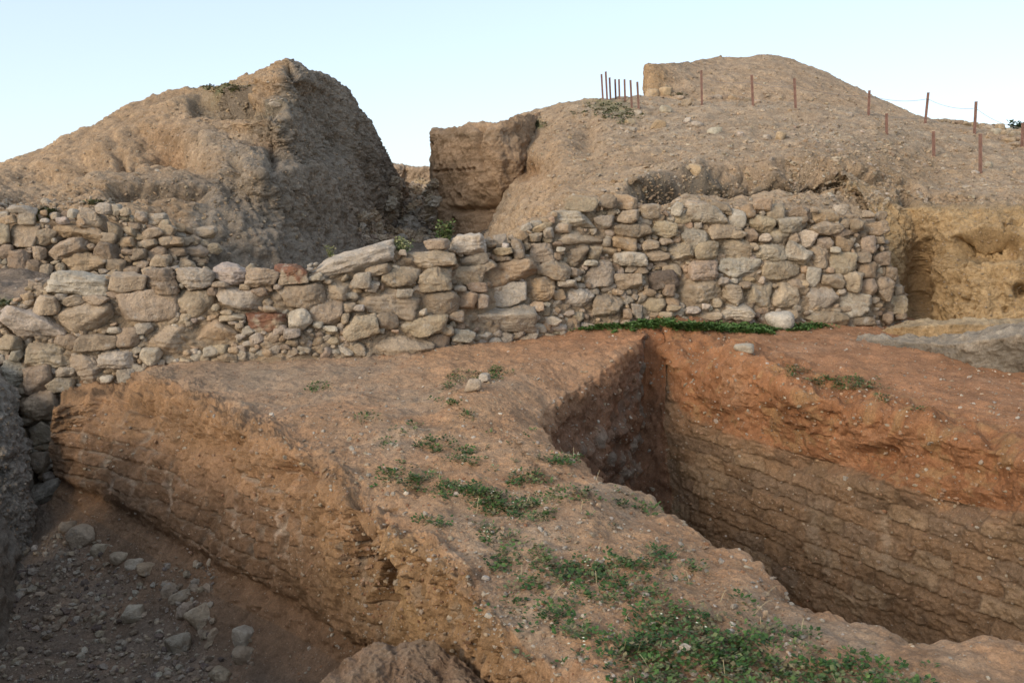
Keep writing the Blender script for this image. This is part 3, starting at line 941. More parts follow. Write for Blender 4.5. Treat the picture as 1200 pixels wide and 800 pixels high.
# small eroded hummock at the bottom of the left trench, in front of the cut face
q = [np.array([at(470 + 95 * math.cos(a) * r, 838 - 78 * math.sin(a) * r - 20 * (1 - r), 4.75 + .3 * r * math.sin(a)) for a in np.linspace(-.5, math.pi + .5, 14)]) for r in (1.15, .9, .55, .15)]


def hum_col(P, px, py, sg, a, b, c, st):
    C = T([.25, .165, .105], len(P))
    C = lerp(C, GREY, np.clip(.5 + b, 0, 1) * .5)
    return C * (1 + .2 * c)[:, None]


o = sheet('earth_mound', q, [50, 50, 50], 200, M_EARTH, hum_col, amp=(.03, .05, .02), freq=(2, 5, 16), clod_amp=.05, clod_f=9, ref=(0, 2, 8), seed=7)
tag(o, kind='structure')

# wide surrounding land out to the horizon
n = 90
g = np.linspace(-1, 1, n)
gx, gy = np.meshgrid(np.sign(g) * np.abs(g) ** 2.5 * 1800, np.sign(g) * np.abs(g) ** 2.5 * 1800)
W = np.stack([gx, gy, np.full_like(gx, -2.6)], -1).reshape(-1, 3)
o = make_mesh('land', W, grid_faces(n, n), T([.26, .20, .14], n * n), M_HILL)
tag(o, kind='structure')


# ================================================================== rocks
def ico(sub):
    bm = bmesh.new()
    bmesh.ops.create_icosphere(bm, subdivisions=sub, radius=1)
    bm.verts.ensure_lookup_table()
    D = np.array([v.co[:] for v in bm.verts])
    F = np.array([[v.index for v in f.verts] for f in bm.faces])
    bm.free()
    return D / np.linalg.norm(D, axis=1)[:, None], F


ICO = {k: ico(k) for k in (1, 2, 3, 4, 5)}


def rock(rng, size, sub=4, box=.6, p=16, nplanes=12, rough=.05, strata=0.0, seed=0):
    """size = full extents (w, d, h) -> local vertices, faces"""
    D, F = ICO[sub]
    nrm = rng.normal(size=(nplanes, 3))
    nrm /= np.linalg.norm(nrm, axis=1)[:, None]
    h = rng.uniform(.68, 1.0, nplanes)
    ax = np.array([[1, 0, 0], [-1, 0, 0], [0, 1, 0], [0, -1, 0], [0, 0, 1], [0, 0, -1.]])
    ax = ax + rng.normal(size=(6, 3)) * .16
    ax /= np.linalg.norm(ax, axis=1)[:, None]
    hx = rng.uniform(box, box + .22, 6)
    nn = np.concatenate([nrm, ax])
    hh = np.concatenate([h, hx])
    q = np.maximum(0, D @ nn.T) / hh[None, :]
    r = (q ** p).sum(1) ** (-1.0 / p)
    V = D * r[:, None]
    lo, hi = V.min(0), V.max(0)
    V = (V - (lo + hi) / 2) / (hi - lo)
    V = V * np.asarray(size)[None, :]
    sc = 2.2 / float(np.mean(size))
    off = rng.uniform(-50, 50, 3)
    n1 = fbm(V + off, sc, 5 if sub >= 4 else 2, .55, 300 + seed)
    disp = rough * float(np.mean(size)) * n1
    if strata:
        q2 = V.copy()
        q2[:, 2] *= 7
        disp += strata * float(np.mean(size)) * fbm(q2 + off, sc * .8, 3, .5, 320)
    if sub >= 4:
        disp += rough * .35 * float(np.mean(size)) * fbm(V + off, sc * 3.2, 3, .6, 330, ridged=True)
    V = V + D * disp[:, None]
    return V, F


def rotm(rx, ry, rz):
    return np.array(Matrix.Rotation(rz, 3, 'Z') @ Matrix.Rotation(ry, 3, 'Y') @ Matrix.Rotation(rx, 3, 'X'))


TINT = {
    'b': (.330, .255, .175), 'g': (.315, .270, .215), 'l': (.420, .365, .290), 't': (.330, .225, .130), 'r': (.270, .140, .052),
    'k': (.215, .155, .105), 'd': (.110, .078, .070), 'w': (.48, .43, .36), 'p': (.38, .26, .165), 'y': (.40, .29, .17),
}
TINT = {k: tuple(min(.6, (x * (.68 if k not in 'rd' else .8) + y * (.32 if k not in 'rd' else .2)) * 1.08) for x, y in zip(v, (.375, .308, .222))) for k, v in TINT.items()}


TINT.update({'E': (.36, .23, .14), 'F': (.31, .17, .095), 'G': (.33, .25, .17), 'H': (.36, .265, .17), 'I': (.31, .24, .165)})


class Rocks:
    def __init__(self):
        self.V, self.F, self.C, self.n = [], [], [], 0

    def add(self, V, F, col):
        self.V.append(V)
        self.F.append(F + self.n)
        self.C.append(np.tile(col, (len(V), 1)) if np.ndim(col) == 1 else col)
        self.n += len(V)

    def build(self, name, mat, parent=None, smooth=True):
        return make_mesh(name, np.concatenate(self.V), np.concatenate(self.F), np.concatenate(self.C), mat, parent, smooth)


def tint(rng, k, var=.09):
    c = np.array(TINT[k])
    return c * rng.uniform(1 - var, 1 + var) * (1 + rng.normal(size=3) * .014)


def empty(name, loc):
    o = bpy.data.objects.new(name, None)
    o.location = loc
    o.empty_display_size = .3
    COL.objects.link(o)
    return o


def in_poly(px, py, poly):
    inside = np.zeros(np.shape(px), bool)
    j = len(poly) - 1
    for i in range(len(poly)):
        xi, yi = poly[i]
        xj, yj = poly[j]
        c = ((yi > py) != (yj > py)) & (px < (xj - xi) * (py - yi) / (yj - yi + 1e-9) + xi)
        inside ^= c
        j = i
    return inside


def build_wall(root, stones, poly, depth, seed, n_parts, fill=((14, 9.5, 500), (10, 7, 900), (6.5, 5, 1600)), tints='bbggtlkp', protr=(.05, .16), core_mat=M_EARTH, core_col=(.25, .175, .115)):
    """stones: (cx, cy, w, h, rot, tint) in photo pixels; depth(px, py) -> distance of the wall face"""
    rng = np.random.default_rng(seed)
    inv = np.array(root.location)
    x0, y0 = min(p[0] for p in poly) - 20, min(p[1] for p in poly) - 20
    x1, y1 = max(p[0] for p in poly) + 20, max(p[1] for p in poly) + 20
    gx, gy = np.meshgrid(np.arange(x0, x1), np.arange(y0, y1))
    free = in_poly(gx, gy, poly)

    def mask(cx, cy, w, h, rot, grow=0):
        a = math.radians(rot)
        dx, dy = gx - cx, gy - cy
        u = (dx * math.cos(a) + dy * math.sin(a)) / (w / 2 + grow)
        v = (-dx * math.sin(a) + dy * math.cos(a)) / (h / 2 + grow)
        return np.abs(u) ** 2.6 + np.abs(v) ** 2.6 < 1

    for s in stones:
        free &= ~mask(*s[:5], .3)
    small = []
    for (wm, hm, tries) in fill:
        cand = np.argwhere(free)
        if len(cand) == 0:
            break
        for k in range(tries):
            j, i = cand[rng.integers(len(cand))]
            if not free[j, i]:
                continue
            w, h, r = wm * rng.uniform(.7, 1.4), hm * rng.uniform(.75, 1.3), rng.normal() * 16
            jj0, jj1 = max(0, j - 14), j + 15
            ii0, ii1 = max(0, i - 14), i + 15
            a = math.radians(r)
            dx, dy = gx[jj0:jj1, ii0:ii1] - gx[j, i], gy[jj0:jj1, ii0:ii1] - gy[j, i]
            u = (dx * math.cos(a) + dy * math.sin(a)) / (w / 2)
            v = (-dx * math.sin(a) + dy * math.cos(a)) / (h / 2)
            m = u * u + v * v < 1
            sub = free[jj0:jj1, ii0:ii1]
            if (m & ~sub).sum() > .22 * m.sum():
                continue
            sub &= ~m
            small.append((gx[j, i], gy[j, i], w, h, r, tints[rng.integers(len(tints))]))
    allst = sorted([(s, True) for s in stones] + [(s, False) for s in small], key=lambda q: -q[0][2] * q[0][3])
    rest = Rocks()
    for k, (s, bigs) in enumerate(allst):
        cx, cy, w, h, rot, tn = s
        Y = depth(cx, cy)
        m = Y / (FPX * math.cos(PITCH))
        g = 1.08 if bigs else 1.2
        ws, hs = w * m * g, h * m * g
        ds = max(.8 * math.sqrt(ws * hs), .09) * rng.uniform(.9, 1.2)
        ds = min(ds, .55)
        sub = 5 if (k < n_parts and ws * hs > .09) else (4 if (k < n_parts or ws * hs > .02) else 3)
        if w * h < 60:
            sub = 3
        blocky = rng.uniform(.62, .78) if bigs else rng.uniform(.66, .82)
        Vr, Fr = rock(rng, (ws, ds, hs), sub, box=blocky, p=rng.uniform(14, 36), nplanes=rng.integers(8, 17), rough=rng.uniform(.04, .075), strata=.04 if rng.random() < .4 else 0)
        R = rotm(rng.normal() * .07, math.radians(rot), rng.normal() * .13)
        pr = rng.uniform(*protr) if bigs else rng.uniform(-.02, .06)
        pos = at(cx, cy, Y) + np.array([0, ds / 2 - pr, 0])
        Vw = Vr @ R.T
        c = tint(rng, tn)
        if tn == 'r':
            f = sstep(-.1, .25, fbm(Vw + 3, 4, 3, .5, 5))
            c = lerp(np.tile(np.array(TINT['b']), (len(Vw), 1)), np.array([.21, .105, .066]), f)
        if k < n_parts:
            o = make_mesh('stone', Vw, Fr, np.tile(c, (len(Vw), 1)) if np.ndim(c) == 1 else c, M_STONE, root)
            o.location = pos - inv
        else:
            rest.add(Vw + pos - inv, Fr, c)
    if rest.n:
        o = rest.build('small_stones', M_STONE, root)
        o['kind'] = 'stuff'
    return small


# ------------------------------------------------------------------ big stone wall
def unz(lst, ox, oy, sc):
    out = []
    for s in lst:
        cx, cy, w, h = s[:4]
        rot = s[4] if len(s) > 4 else 0
        tn = s[5] if len(s) > 5 else 'b'
        out.append((ox + cx / sc, oy + cy / sc, w / sc, h / sc, rot, tn))
    return out


ST = []
ST += unz([(120, 225, 145, 95, 0, 'g'), (275, 205, 160, 85, 0, 'l'), (430, 222, 145, 85, 0, 'b'), (570, 203, 140, 82, -5, 'r'), (850, 150, 385, 92, -18, 'l'), (685, 218, 75, 40, 0, 'l'),
           (108, 337, 175, 128, 0, 'b'), (328, 318, 208, 105, 12, 'l'), (590, 312, 240, 120, -8, 'k'), (885, 230, 110, 70, 0, 'g'), (975, 186, 112, 45, -15, 'b'), (1072, 228, 182, 95, 0, 'b'),
           (770, 283, 115, 102, 0, 'b'), (1030, 346, 285, 130, 5, 'b'), (720, 383, 158, 115, 0, 'b'), (605, 420, 105, 100, -15, 'l'), (200, 485, 218, 122, 0, 'p'), (448, 427, 172, 88, -5, 'r'),
           (890, 452, 155, 92, -15, 'b'), (1075, 545, 290, 110, 8, 'b'), (172, 240, 55, 40, 0, 'l'), (245, 250, 75, 28, 0, 'b'), (615, 346, 66, 38, -35, 't'), (698, 316, 50, 46, 0, 'b'),
           (1012, 424, 105, 78, 0, 'k'), (1105, 296, 80, 42, 0, 'g'), (200, 285, 46, 46, 0, 'k'), (950, 262, 60, 48, 0, 'g'), (735, 240, 45, 25, 0, 'b'), (830, 360, 80, 50, 0, 'b'),
           (887, 360, 45, 30, 0, 'w'), (750, 460, 72, 30, 0, 'l'), (690, 443, 50, 34, 0, 'l'), (420, 287, 70, 35, 0, 'k'), (350, 265, 50, 28, 0, 'b'), (505, 262, 45, 28, 0, 'l'),
           (288, 407, 118, 34, -4, 'b'), (268, 380, 60, 24, 0, 'b'), (365, 470, 60, 44, 0, 'g'), (325, 446, 40, 28, 0, 'b'), (295, 430, 45, 23, 0, 'l'), (475, 365, 60, 30, 0, 'b'),
           (515, 467, 62, 50, 0, 'g'), (575, 482, 72, 50, 0, 'g'), (217, 360, 38, 34, 0, 'b'), (820, 412, 40, 48, 0, 'b'), (1185, 382, 36, 34, 0, 'l')], 200, 270, 4)
ST += [(499, 305, 67, 18, -2, 'b'), (495, 382, 58, 27, -10, 'b'), (196, 400, 50, 34, 5, 'b'), (509, 327, 36, 27, 0, 'b'), (515, 354, 42, 25, 0, 'k')]
ST += unz([(265, 243, 248, 72, 3, 'l'), (166, 319, 92, 66, 0, 'b'), (258, 303, 82, 32, -10, 'b'), (345, 298, 85, 28, 0, 'b'), (225, 290, 36, 24, 0, 'g'), (297, 357, 205, 95, -4, 'b'), (448, 239, 125, 64, 0, 'b'),
           (560, 235, 108, 80, 0, 'k'), (507, 330, 205, 112, -4, 'b'), (104, 382, 218, 92, 14, 'l'), (34, 450, 85, 56, 0, 'b'), (230, 447, 78, 52, 0, 'k'), (338, 446, 140, 56, -6, 'k'), (447, 434, 74, 74, 0, 'k'),
           (160, 497, 166, 86, 0, 'b'), (305, 536, 114, 98, -8, 'b'), (410, 507, 116, 72, -4, 'l'), (133, 576, 96, 92, 0, 'k'), (222, 593, 84, 46, 0, 'b'), (225, 551, 64, 34, 0, 'g'), (440, 562, 60, 44, 0, 'g'),
           (380, 571, 44, 25, 0, 'l'), (524, 494, 74, 58, 0, 'l'), (62, 494, 40, 40, 0, 'g'), (35, 562, 90, 108, 0, 'g'), (126, 671, 168, 102, -6, 'y'), (405, 404, 50, 24, 0, 'l'), (500, 398, 60, 36, 0, 'g')], 0, 250, 2.9625)
ST += unz([(150, 186, 84, 92, 0, 'b'), (90, 222, 76, 44, 0, 'g'), (156, 290, 64, 72, 0, 'b'), (90, 266, 36, 30, 0, 'g'), (165, 410, 146, 68, -22, 'l'), (112, 374, 32, 40, 0, 'g'), (115, 468, 66, 60, 0, 'g'), (85, 140, 70, 34, 0, 'k'), (80, 180, 46, 40, 0, 'k'), (118, 330, 40, 34, 0, 'k'),
           (150, 525, 60, 44, 0, 'k'), (100, 320, 34, 30, 0, 'g')], 0, 450, 3.2)
ST += unz([(190, 265, 148, 80, -4, 'l'), (50, 265, 110, 50, 0, 'b'), (208, 340, 150, 50, -10, 'g'), (275, 362, 86, 54, -28, 'b'), (345, 250, 66, 58, 0, 'g'), (370, 272, 35, 25, 0, 'w'), (355, 300, 86, 34, -5, 't'),
           (362, 331, 82, 32, 0, 'k'), (428, 287, 52, 100, -6, 'k'), (385, 390, 238, 104, -8, 't'), (195, 413, 150, 74, 0, 'b'), (155, 471, 65, 30, 0, 'l'), (240, 466, 90, 44, 0, 'k'), (185, 527, 100, 82, 0, 'p'),
           (260, 531, 62, 60, 0, 'g'), (375, 497, 172, 104, -3, 'l'), (530, 480, 130, 118, 0, 't'), (340, 612, 332, 114, 2, 'g'), (590, 388, 152, 94, 2, 'b'), (532, 306, 110, 88, 0, 'b'), (708, 242, 232, 76, 4, 'b'),
           (690, 153, 190, 88, -3, 'l'), (728, 77, 140, 68, 0, 'b'), (934, 70, 100, 70, 0, 't'), (845, 62, 80, 60, 0, 'k'), (940, 137, 92, 54, 0, 'b'), (830, 162, 90, 60, 0, 'g'), (963, 205, 166, 72, -5, 'k'),
           (1112, 196, 114, 76, 0, 'b'), (928, 262, 104, 66, 12, 't'), (1045, 268, 72, 44, 0, 'b'), (955, 334, 146, 60, 0, 'l'), (1080, 316, 112, 48, 0, 'b'), (812, 408, 130, 114, 0, 'g'), (702, 312, 104, 74, 0, 'k'),
           (785, 306, 60, 58, 0, 'b'), (940, 437, 122, 66, 0, 'b'), (1105, 437, 148, 94, 0, 'd'), (1005, 388, 60, 32, 0, 'k'), (705, 522, 150, 96, 0, 'l'), (852, 555, 156, 118, 0, 'b'), (765, 352, 66, 28, 0, 'l'),
           (655, 446, 86, 30, 0, 'l'), (690, 395, 70, 40, 0, 'b'), (705, 421, 40, 26, 0, 'l'), (515, 555, 66, 44, 0, 'p'), (558, 582, 50, 40, 0, 'k'), (1066, 549, 116, 66, 0, 'b'), (985, 576, 50, 68, 0, 'g'),
           (940, 590, 40, 50, 0, 'p'), (1155, 563, 66, 30, 0, 'b'), (1115, 592, 60, 28, 0, 'b'), (710, 603, 56, 38, 0, 'b'), (592, 622, 86, 40, 0, 'l'), (1172, 102, 52, 64, 0, 'l'), (1120, 252, 62, 30, 0, 'b'),
           (570, 212, 46, 48, 0, 'g'), (510, 232, 62, 38, 0, 'b'), (540, 186, 102, 30, -22, 'y'), (612, 262, 46, 22, 0, 'k'), (628, 289, 40, 24, 0, 'w'), (608, 322, 42, 36, 0, 'k'), (55, 725, 92, 100, 0, 'k'),
           (170, 690, 104, 58, 0, 'l'), (140, 601, 70, 54, 0, 'b'), (100, 664, 56, 48, 0, 'b'), (300, 270, 60, 24, 0, 'k'), (1150, 390, 80, 60, 0, 'b'), (640, 190, 70, 44, 0, 'b'), (1045, 110, 80, 60, 0, 'b'), (1130, 480, 60, 50, 0, 'k')], 500, 220, 4)
ST += [(797, 295, 31, 22, 0, 'b')]
ST += unz([(110, 130, 184, 78, 6, 'l'), (178, 90, 94, 44, 0, 'b'), (55, 82, 92, 40, 0, 'b'), (256, 146, 76, 72, 22, 'w'), (180, 199, 126, 80, -4, 'b'), (305, 112, 66, 68, 0, 't'), (370, 77, 76, 58, 8, 'p'), (434, 117, 84, 78, 0, 'b'),
           (366, 171, 112, 76, 8, 'b'), (542, 120, 116, 64, 3, 'k'), (505, 174, 148, 62, -3, 'g'), (670, 136, 128, 60, 0, 't'), (742, 106, 66, 48, 0, 'l'), (660, 192, 150, 52, -4, 'b'), (742, 216, 132, 36, -4, 'k'), (905, 189, 110, 76, 0, 'p'),
           (760, 171, 46, 42, 0, 'k'), (812, 177, 66, 60, 0, 'k'), (580, 244, 94, 86, 12, 'l'), (450, 228, 88, 70, 6, 'b'), (520, 237, 60, 54, 0, 'b'), (380, 234, 56, 38, 0, 'l'), (325, 223, 66, 60, 0, 'k'), (255, 220, 76, 38, 0, 'b'),
           (55, 237, 116, 94, -8, 'g'), (110, 296, 114, 86, 0, 'b'), (250, 285, 132, 92, 4, 'b'), (215, 313, 56, 44, 0, 't'), (410, 303, 148, 88, 4, 'g'), (536, 310, 122, 82, 16, 'l'), (640, 329, 84, 104, -4, 'b'), (748, 357, 130, 100, 6, 'b'),
           (840, 323, 80, 48, 4, 'b'), (756, 268, 88, 66, 8, 't'), (865, 268, 70, 84, 0, 'b'), (710, 292, 50, 30, 0, 'l'), (665, 258, 76, 54, 12, 'b'), (860, 391, 86, 74, 0, 't'), (930, 332, 80, 58, 0, 'k'), (912, 242, 52, 36, 0, 'b'),
           (612, 419, 68, 90, 8, 'w'), (700, 436, 98, 64, 0, 'b'), (792, 440, 90, 88, 10, 'b'), (867, 468, 76, 70, 0, 'b'), (942, 472, 86, 112, -6, 'k'), (965, 402, 60, 70, 0, 'k'), (1003, 478, 36, 52, 0, 'b'), (632, 520, 174, 102, 2, 'g'),
           (818, 549, 164, 108, 12, 'g'), (995, 550, 116, 84, 0, 'b'), (460, 395, 180, 106, -4, 'b'), (264, 378, 176, 88, 2, 'l'), (96, 388, 128, 94, 0, 'b'), (80, 487, 200, 134, 0, 'b'), (236, 498, 98, 96, 0, 'b'), (354, 505, 130, 114, 0, 'b'),
           (482, 506, 126, 106, 4, 'b'), (255, 580, 150, 68, 0, 'l'), (670, 617, 200, 70, 0, 'k'), (840, 626, 116, 40, 0, 'k'), (120, 601, 122, 40, 0, 'b'), (45, 571, 66, 28, 0, 'w'), (365, 431, 30, 36, 0, 'l'), (236, 436, 40, 26, 0, 'l'),
           (186, 438, 50, 40, 0, 'g'), (286, 456, 56, 32, 0, 'k'), (525, 452, 60, 44, 0, 'b'), (690, 386, 40, 28, 0, 'p'), (160, 540, 40, 44, 0, 'b'), (104, 554, 40, 28, 0, 'l'), (895, 527, 46, 30, 0, 'b'), (960, 612, 50, 58, 0, 'k'),
           (1010, 602, 50, 32, 0, 'k'), (500, 590, 60, 38, 0, 'b'), (560, 152, 40, 30, 0, 'k'), (330, 275, 44, 36, 0, 'b'), (610, 105, 40, 30, 0, 'b'), (860, 125, 60, 34, 0, 'b'), (920, 135, 50, 40, 0, 'k')], 800, 220, 4)

# drop near-duplicates that came from overlapping study areas
keep = []
for s in sorted(ST, key=lambda q: -q[2] * q[3]):
    if all(((s[0] - t[0]) / (.55 * t[2])) ** 2 + ((s[1] - t[1]) / (.55 * t[3])) ** 2 > .55 for t in keep):
        keep.append(s)
ST = keep

WALL_POLY = [(-30, 380), (0, 366), (40, 328), (60, 320), (130, 322), (200, 314), (290, 310), (330, 314), (370, 308), (455, 292), (500, 297), (530, 287), (560, 278), (590, 277), (630, 258), (650, 248), (690, 238), (735, 235), (780, 246), (830, 240), (870, 245), (900, 242), (950, 246), (990, 252), (1035, 260), (1042, 300), (1058, 345), (1066, 365), (1066, 392), (1030, 398), (960, 390), (800, 388), (720, 390), (640, 402), (590, 418), (540, 430), (500, 432), (430, 420), (330, 416), (230, 428), (180, 438), (160, 455), (80, 470), (66, 520), (62, 590), (45, 605), (22, 575), (14, 470), (-30, 470)]


def wall_depth(px, py):
    Yw = np.interp(px, [-60, 0, 170, 350, 500, 600, 700, 900, 1000, 1040, 1070], [11.55, 11.55, 11.6, 11.75, 12.2, 12.85, 13.35, 13.75, 14.0, 14.35, 15.0])
    return Yw + (400 - py) / FPX * 12 * .16


wall = empty('stone_wall', at(520, 420, 12.3))
tag(wall, 'long massive wall of rough field stones in earth mortar crossing the whole site', 'stone wall', kind='thing')
build_wall(wall, ST, WALL_POLY, wall_depth, 5, 100)

# earth mortar body of the wall, with the stones bedded in it
topx = [-60, 0, 40, 60, 130, 200, 290, 330, 370, 455, 500, 530, 560, 590, 630, 650, 690, 735, 780, 830, 900, 950, 990, 1030, 1042, 1060]
topy = [385, 376, 338, 330, 332, 322, 318, 322, 318, 302, 306, 297, 288, 286, 268, 257, 247, 244, 254, 250, 252, 256, 262, 270, 305, 345]
c_top = np.array([at(x, y, wall_depth(x, y) + .05) for x, y in zip(topx, topy)])
c_bot = np.array([at(x, 480 if x < 100 else 440, wall_depth(x, 460) + .04) for x in topx])
c_bot0 = c_bot.copy()
c_bot0[:, 2] = -2.0
c_back = c_top + np.array([0, .55, -.02])
c_back2 = c_top + np.array([0, .9, -.5])


def core_col(P, px, py, sg, a, b, c, st):
    C = T([.31, .23, .148], len(P))
    C = lerp(C, GREY * 1.15, np.clip(.4 + b, 0, 1) * .6)
    return C * (1 + .2 * c)[:, None]


o = sheet('earth_mortar', [c_bot0, c_bot, c_top, c_back, c_back2], [40, 120, 40, 20], 520, M_EARTH, core_col, amp=(.03, .05, .03), freq=(1, 3.5, 12), clod_amp=.10, clod_f=8, ref=(0, 0, 6), seed=8)
o.parent = wall
o.matrix_parent_inverse = Matrix.Translation(wall.location).inverted()

# ------------------------------------------------------------------ stone wall below the left mound
LW = unz([(160, 330, 218, 148, 0, 'b'), (305, 342, 122, 118, 20, 'b'), (525, 315, 345, 130, 5, 't'), (35, 322, 100, 132, 0, 'b'), (445, 440, 280, 126, -14, 'b'), (585, 527, 285, 128, -3, 't'), (735, 440, 150, 116, 5, 'k'), (195, 224, 124, 90, 0, 'b'),
          (160, 158, 190, 56, 6, 'g'), (60, 222, 140, 56, 0, 't'), (650, 232, 240, 124, 18, 'b'), (585, 242, 76, 54, 0, 't'), (740, 147, 110, 74, 8, 'l'), (822, 156, 68, 76, 0, 'g'), (762, 358, 112, 78, 8, 'b'), (812, 300, 76, 110, 0, 'k'),
          (135, 500, 132, 134, 0, 'k'), (240, 556, 96, 98, 0, 'k'), (340, 572, 80, 80, 0, 'b'), (420, 556, 60, 66, 0, 'b'), (270, 462, 80, 98, 0, 'b'), (632, 412, 60, 48, 0, 'b'), (450, 230, 82, 46, 0, 'l'), (335, 228, 60, 36, 0, 'l'), (20, 185, 80, 36, 0, 'l'), (520, 180, 70, 60, 0, 'l'),
          (40, 450, 100, 100, 0, 'k'), (-60, 340, 110, 120, 0, 'b'), (-70, 470, 110, 100, 0, 'k'), (-80, 240, 120, 60, 0, 'b'), (-180, 340, 110, 130, 0, 'b'), (-190, 480, 110, 120, 0, 'b'),
          (980, 205, 82, 70, 8, 'b'), (1100, 215, 120, 68, 0, 'g'), (1065, 318, 136, 72, -15, 'b'), (905, 300, 104, 48, 22, 'b'), (890, 376, 84, 62, 0, 't'), (940, 265, 72, 48, 0, 'k'), (1155, 268, 72, 84, 0, 'b'), (1040, 390, 104, 50, -12, 'b'), (1155, 372, 96, 60, 0, 'b'),
          (1085, 450, 122, 60, -20, 'b'), (980, 462, 82, 70, 0, 'k'), (900, 447, 90, 38, 0, 'k'), (1000, 534, 82, 68, 0, 'k'), (910, 572, 112, 50, 0, 'k'), (892, 168, 60, 62, 0, 'b'), (1150, 500, 90, 60, -10, 'b'), (800, 540, 120, 80, 0, 'k'), (1050, 580, 90, 60, -10, 'b')], 0, 220, 5.93)
LW += unz([(592, 696, 84, 40, 0, 't'), (716, 660, 70, 40, -8, 'b'), (752, 714, 46, 36, 0, 'b'), (680, 726, 72, 36, 0, 'b'), (612, 726, 60, 28, 0, 'k'), (652, 772, 62, 36, 0, 'b'), (545, 612, 50, 34, 0, 'b'), (495, 606, 40, 36, 0, 'b'), (590, 650, 50, 34, 0, 'b'), (640, 692, 56, 34, 0, 'b'), (560, 760, 60, 40, 0, 'b')], 0, 50, 2.9625)
LW_POLY = [(-45, 258), (0, 250), (60, 248), (110, 245), (140, 238), (165, 250), (200, 258), (235, 275), (255, 292), (240, 312), (160, 325), (60, 322), (-45, 322)]


def lw_depth(px, py):
    return np.interp(px, [-100, 0, 60, 130, 200, 260], [15.0, 15.0, 15.05, 15.1, 15.35, 15.9]) + (310 - py) / FPX * 15 * .3


lwall_o = empty('stone_wall', at(80, 322, 15.1))
tag(lwall_o, 'low tumbled wall of rounded brown boulders at the foot of the left mound', 'stone wall', kind='thing')
build_wall(lwall_o, LW, LW_POLY, lw_depth, 15, 60, fill=((9, 7, 200), (6, 4.5, 300)), tints='bbgtkk')


# ------------------------------------------------------------------ mud brick block beside the gap
def wy(z0, pts):
    return np.array(pts)


def mb(y):
    return Yp((518, y, 38), (509, y + .5, 31), (506.5, y + 1, 27.2), (510, y + 1, 26.6), (545, y + 2, 25.2), (585, y + 4, 24.4), (612, y + 8, 24.6), (640, y + 12, 27))


Kb = [mb(300), mb(270), mb(240), mb(210), mb(180), mb(156), mb(151)]
Kb[-1] = Yp((518, 152, 38), (511, 151.5, 31), (508, 151.5, 27.4), (512, 150.5, 26.9), (545, 149, 25.6), (585, 143, 25), (612, 134, 26), (640, 134, 29))
Kb[-2] = Yp((518, 157, 38), (509.5, 157, 31), (506.5, 157, 27.2), (510, 156.5, 26.6), (545, 155, 25.3), (585, 150, 24.5), (612, 142, 25.4), (640, 142, 28))
Kb.append(Kb[-1] + np.array([.15, 1.6, .02]))
Kb.append(Kb[-1] + np.array([.6, 4.5, -.6]))


def block_extra(P, px, py, sg, b, c):
    d = -1.1 * np.exp(-(((px - 600) / 34) ** 2)) * sstep(222, 250, py) * (.8 + .3 * b)
    d += -.28 * np.exp(-((px - 563 - 4 * np.sin(py * .1)) / 3.5) ** 2) * (1 - sstep(180, 215, py)) - .1 * np.exp(-((px - 598) / 8) ** 2) * sstep(165, 190, py) * (sg < 5)
    d += -.25 * np.exp(-((py - 246) / 4) ** 2) * sstep(515, 540, px)
    for k in range(8):
        d += -.55 * blob(px, py, 512.5 + k * 6.3, 201.5 - k * .5, 1.7, 1.5)
    w, wv = worley(P, 1.3, 55)
    d += -.16 * (1 - sstep(.1, .3, w)) * (wv > .6)
    return d * (sg < 5.4)


def block_col(P, px, py, sg, a, b, c, st):
    C = T([.33, .225, .138], len(P))
    C = lerp(C, np.array([.36, .245, .15]), np.clip(.4 + b, 0, 1) * .7)
    C = lerp(C, GREY, np.clip(blob(px, py, 560, 160, 60, 10) * .5, 0, .5))
    dbr, vbr = bricks(P[:, 0] + .25 * P[:, 1] + .1 * b, P[:, 2] + .05 * b, .9, .32, 33)
    C *= (1 + .22 * (vbr - .5) - .15 * (1 - sstep(.01, .05, dbr)))[:, None]
    return C * (1 + .15 * c)[:, None]


o = sheet('mudbrick_block', Kb, [30, 44, 44, 44, 40, 16, 14, 14], 420, M_CLAY, block_col, amp=(.06, .10, .05), freq=(.6, 1.4, 5), clod_amp=.05, clod_f=2.2, extra=block_extra, key='block', ref=(0, 0, 3), seed=9, ru=2, rv=1, tmap=lambda t: np.where(t < .25, t / .25 * .62, .62 + (t - .25) / .75 * .38))
tag(o, 'tall upright block of brown mud brick with a row of small holes beside the gap', 'mudbrick wall', kind='thing')

# far wall closing the gap
def fw(y, dy=0):
    return Yp((436, y, 41.5 + dy), (452, y, 41 + dy), (462, y - 1, 41 + dy), (474, y - 1, 41.4 + dy), (486, y + 1, 41 + dy), (500, y, 40.8 + dy), (520, y, 40.8 + dy), (545, y, 41 + dy))


def far_col(P, px, py, sg, a, b, c, st):
    return T([.33, .25, .175], len(P)) * (1 + .2 * b + .15 * c)[:, None]


o = sheet('mudbrick_wall', [fw(232), fw(214), fw(197), fw(194.5, .3), fw(196, 1.8), fw(215, 2.2)], [20, 30, 8, 10, 16], 160, M_CLAY, far_col, amp=(.06, .12, .05), freq=(.7, 1.5, 5), gul_amp=.12, gul_f=.8, ref=(0, 0, 3), seed=10, ru=2)
tag(o, 'small pale earthen wall closing the far end of the gap between the mounds', 'mudbrick wall', kind='thing')


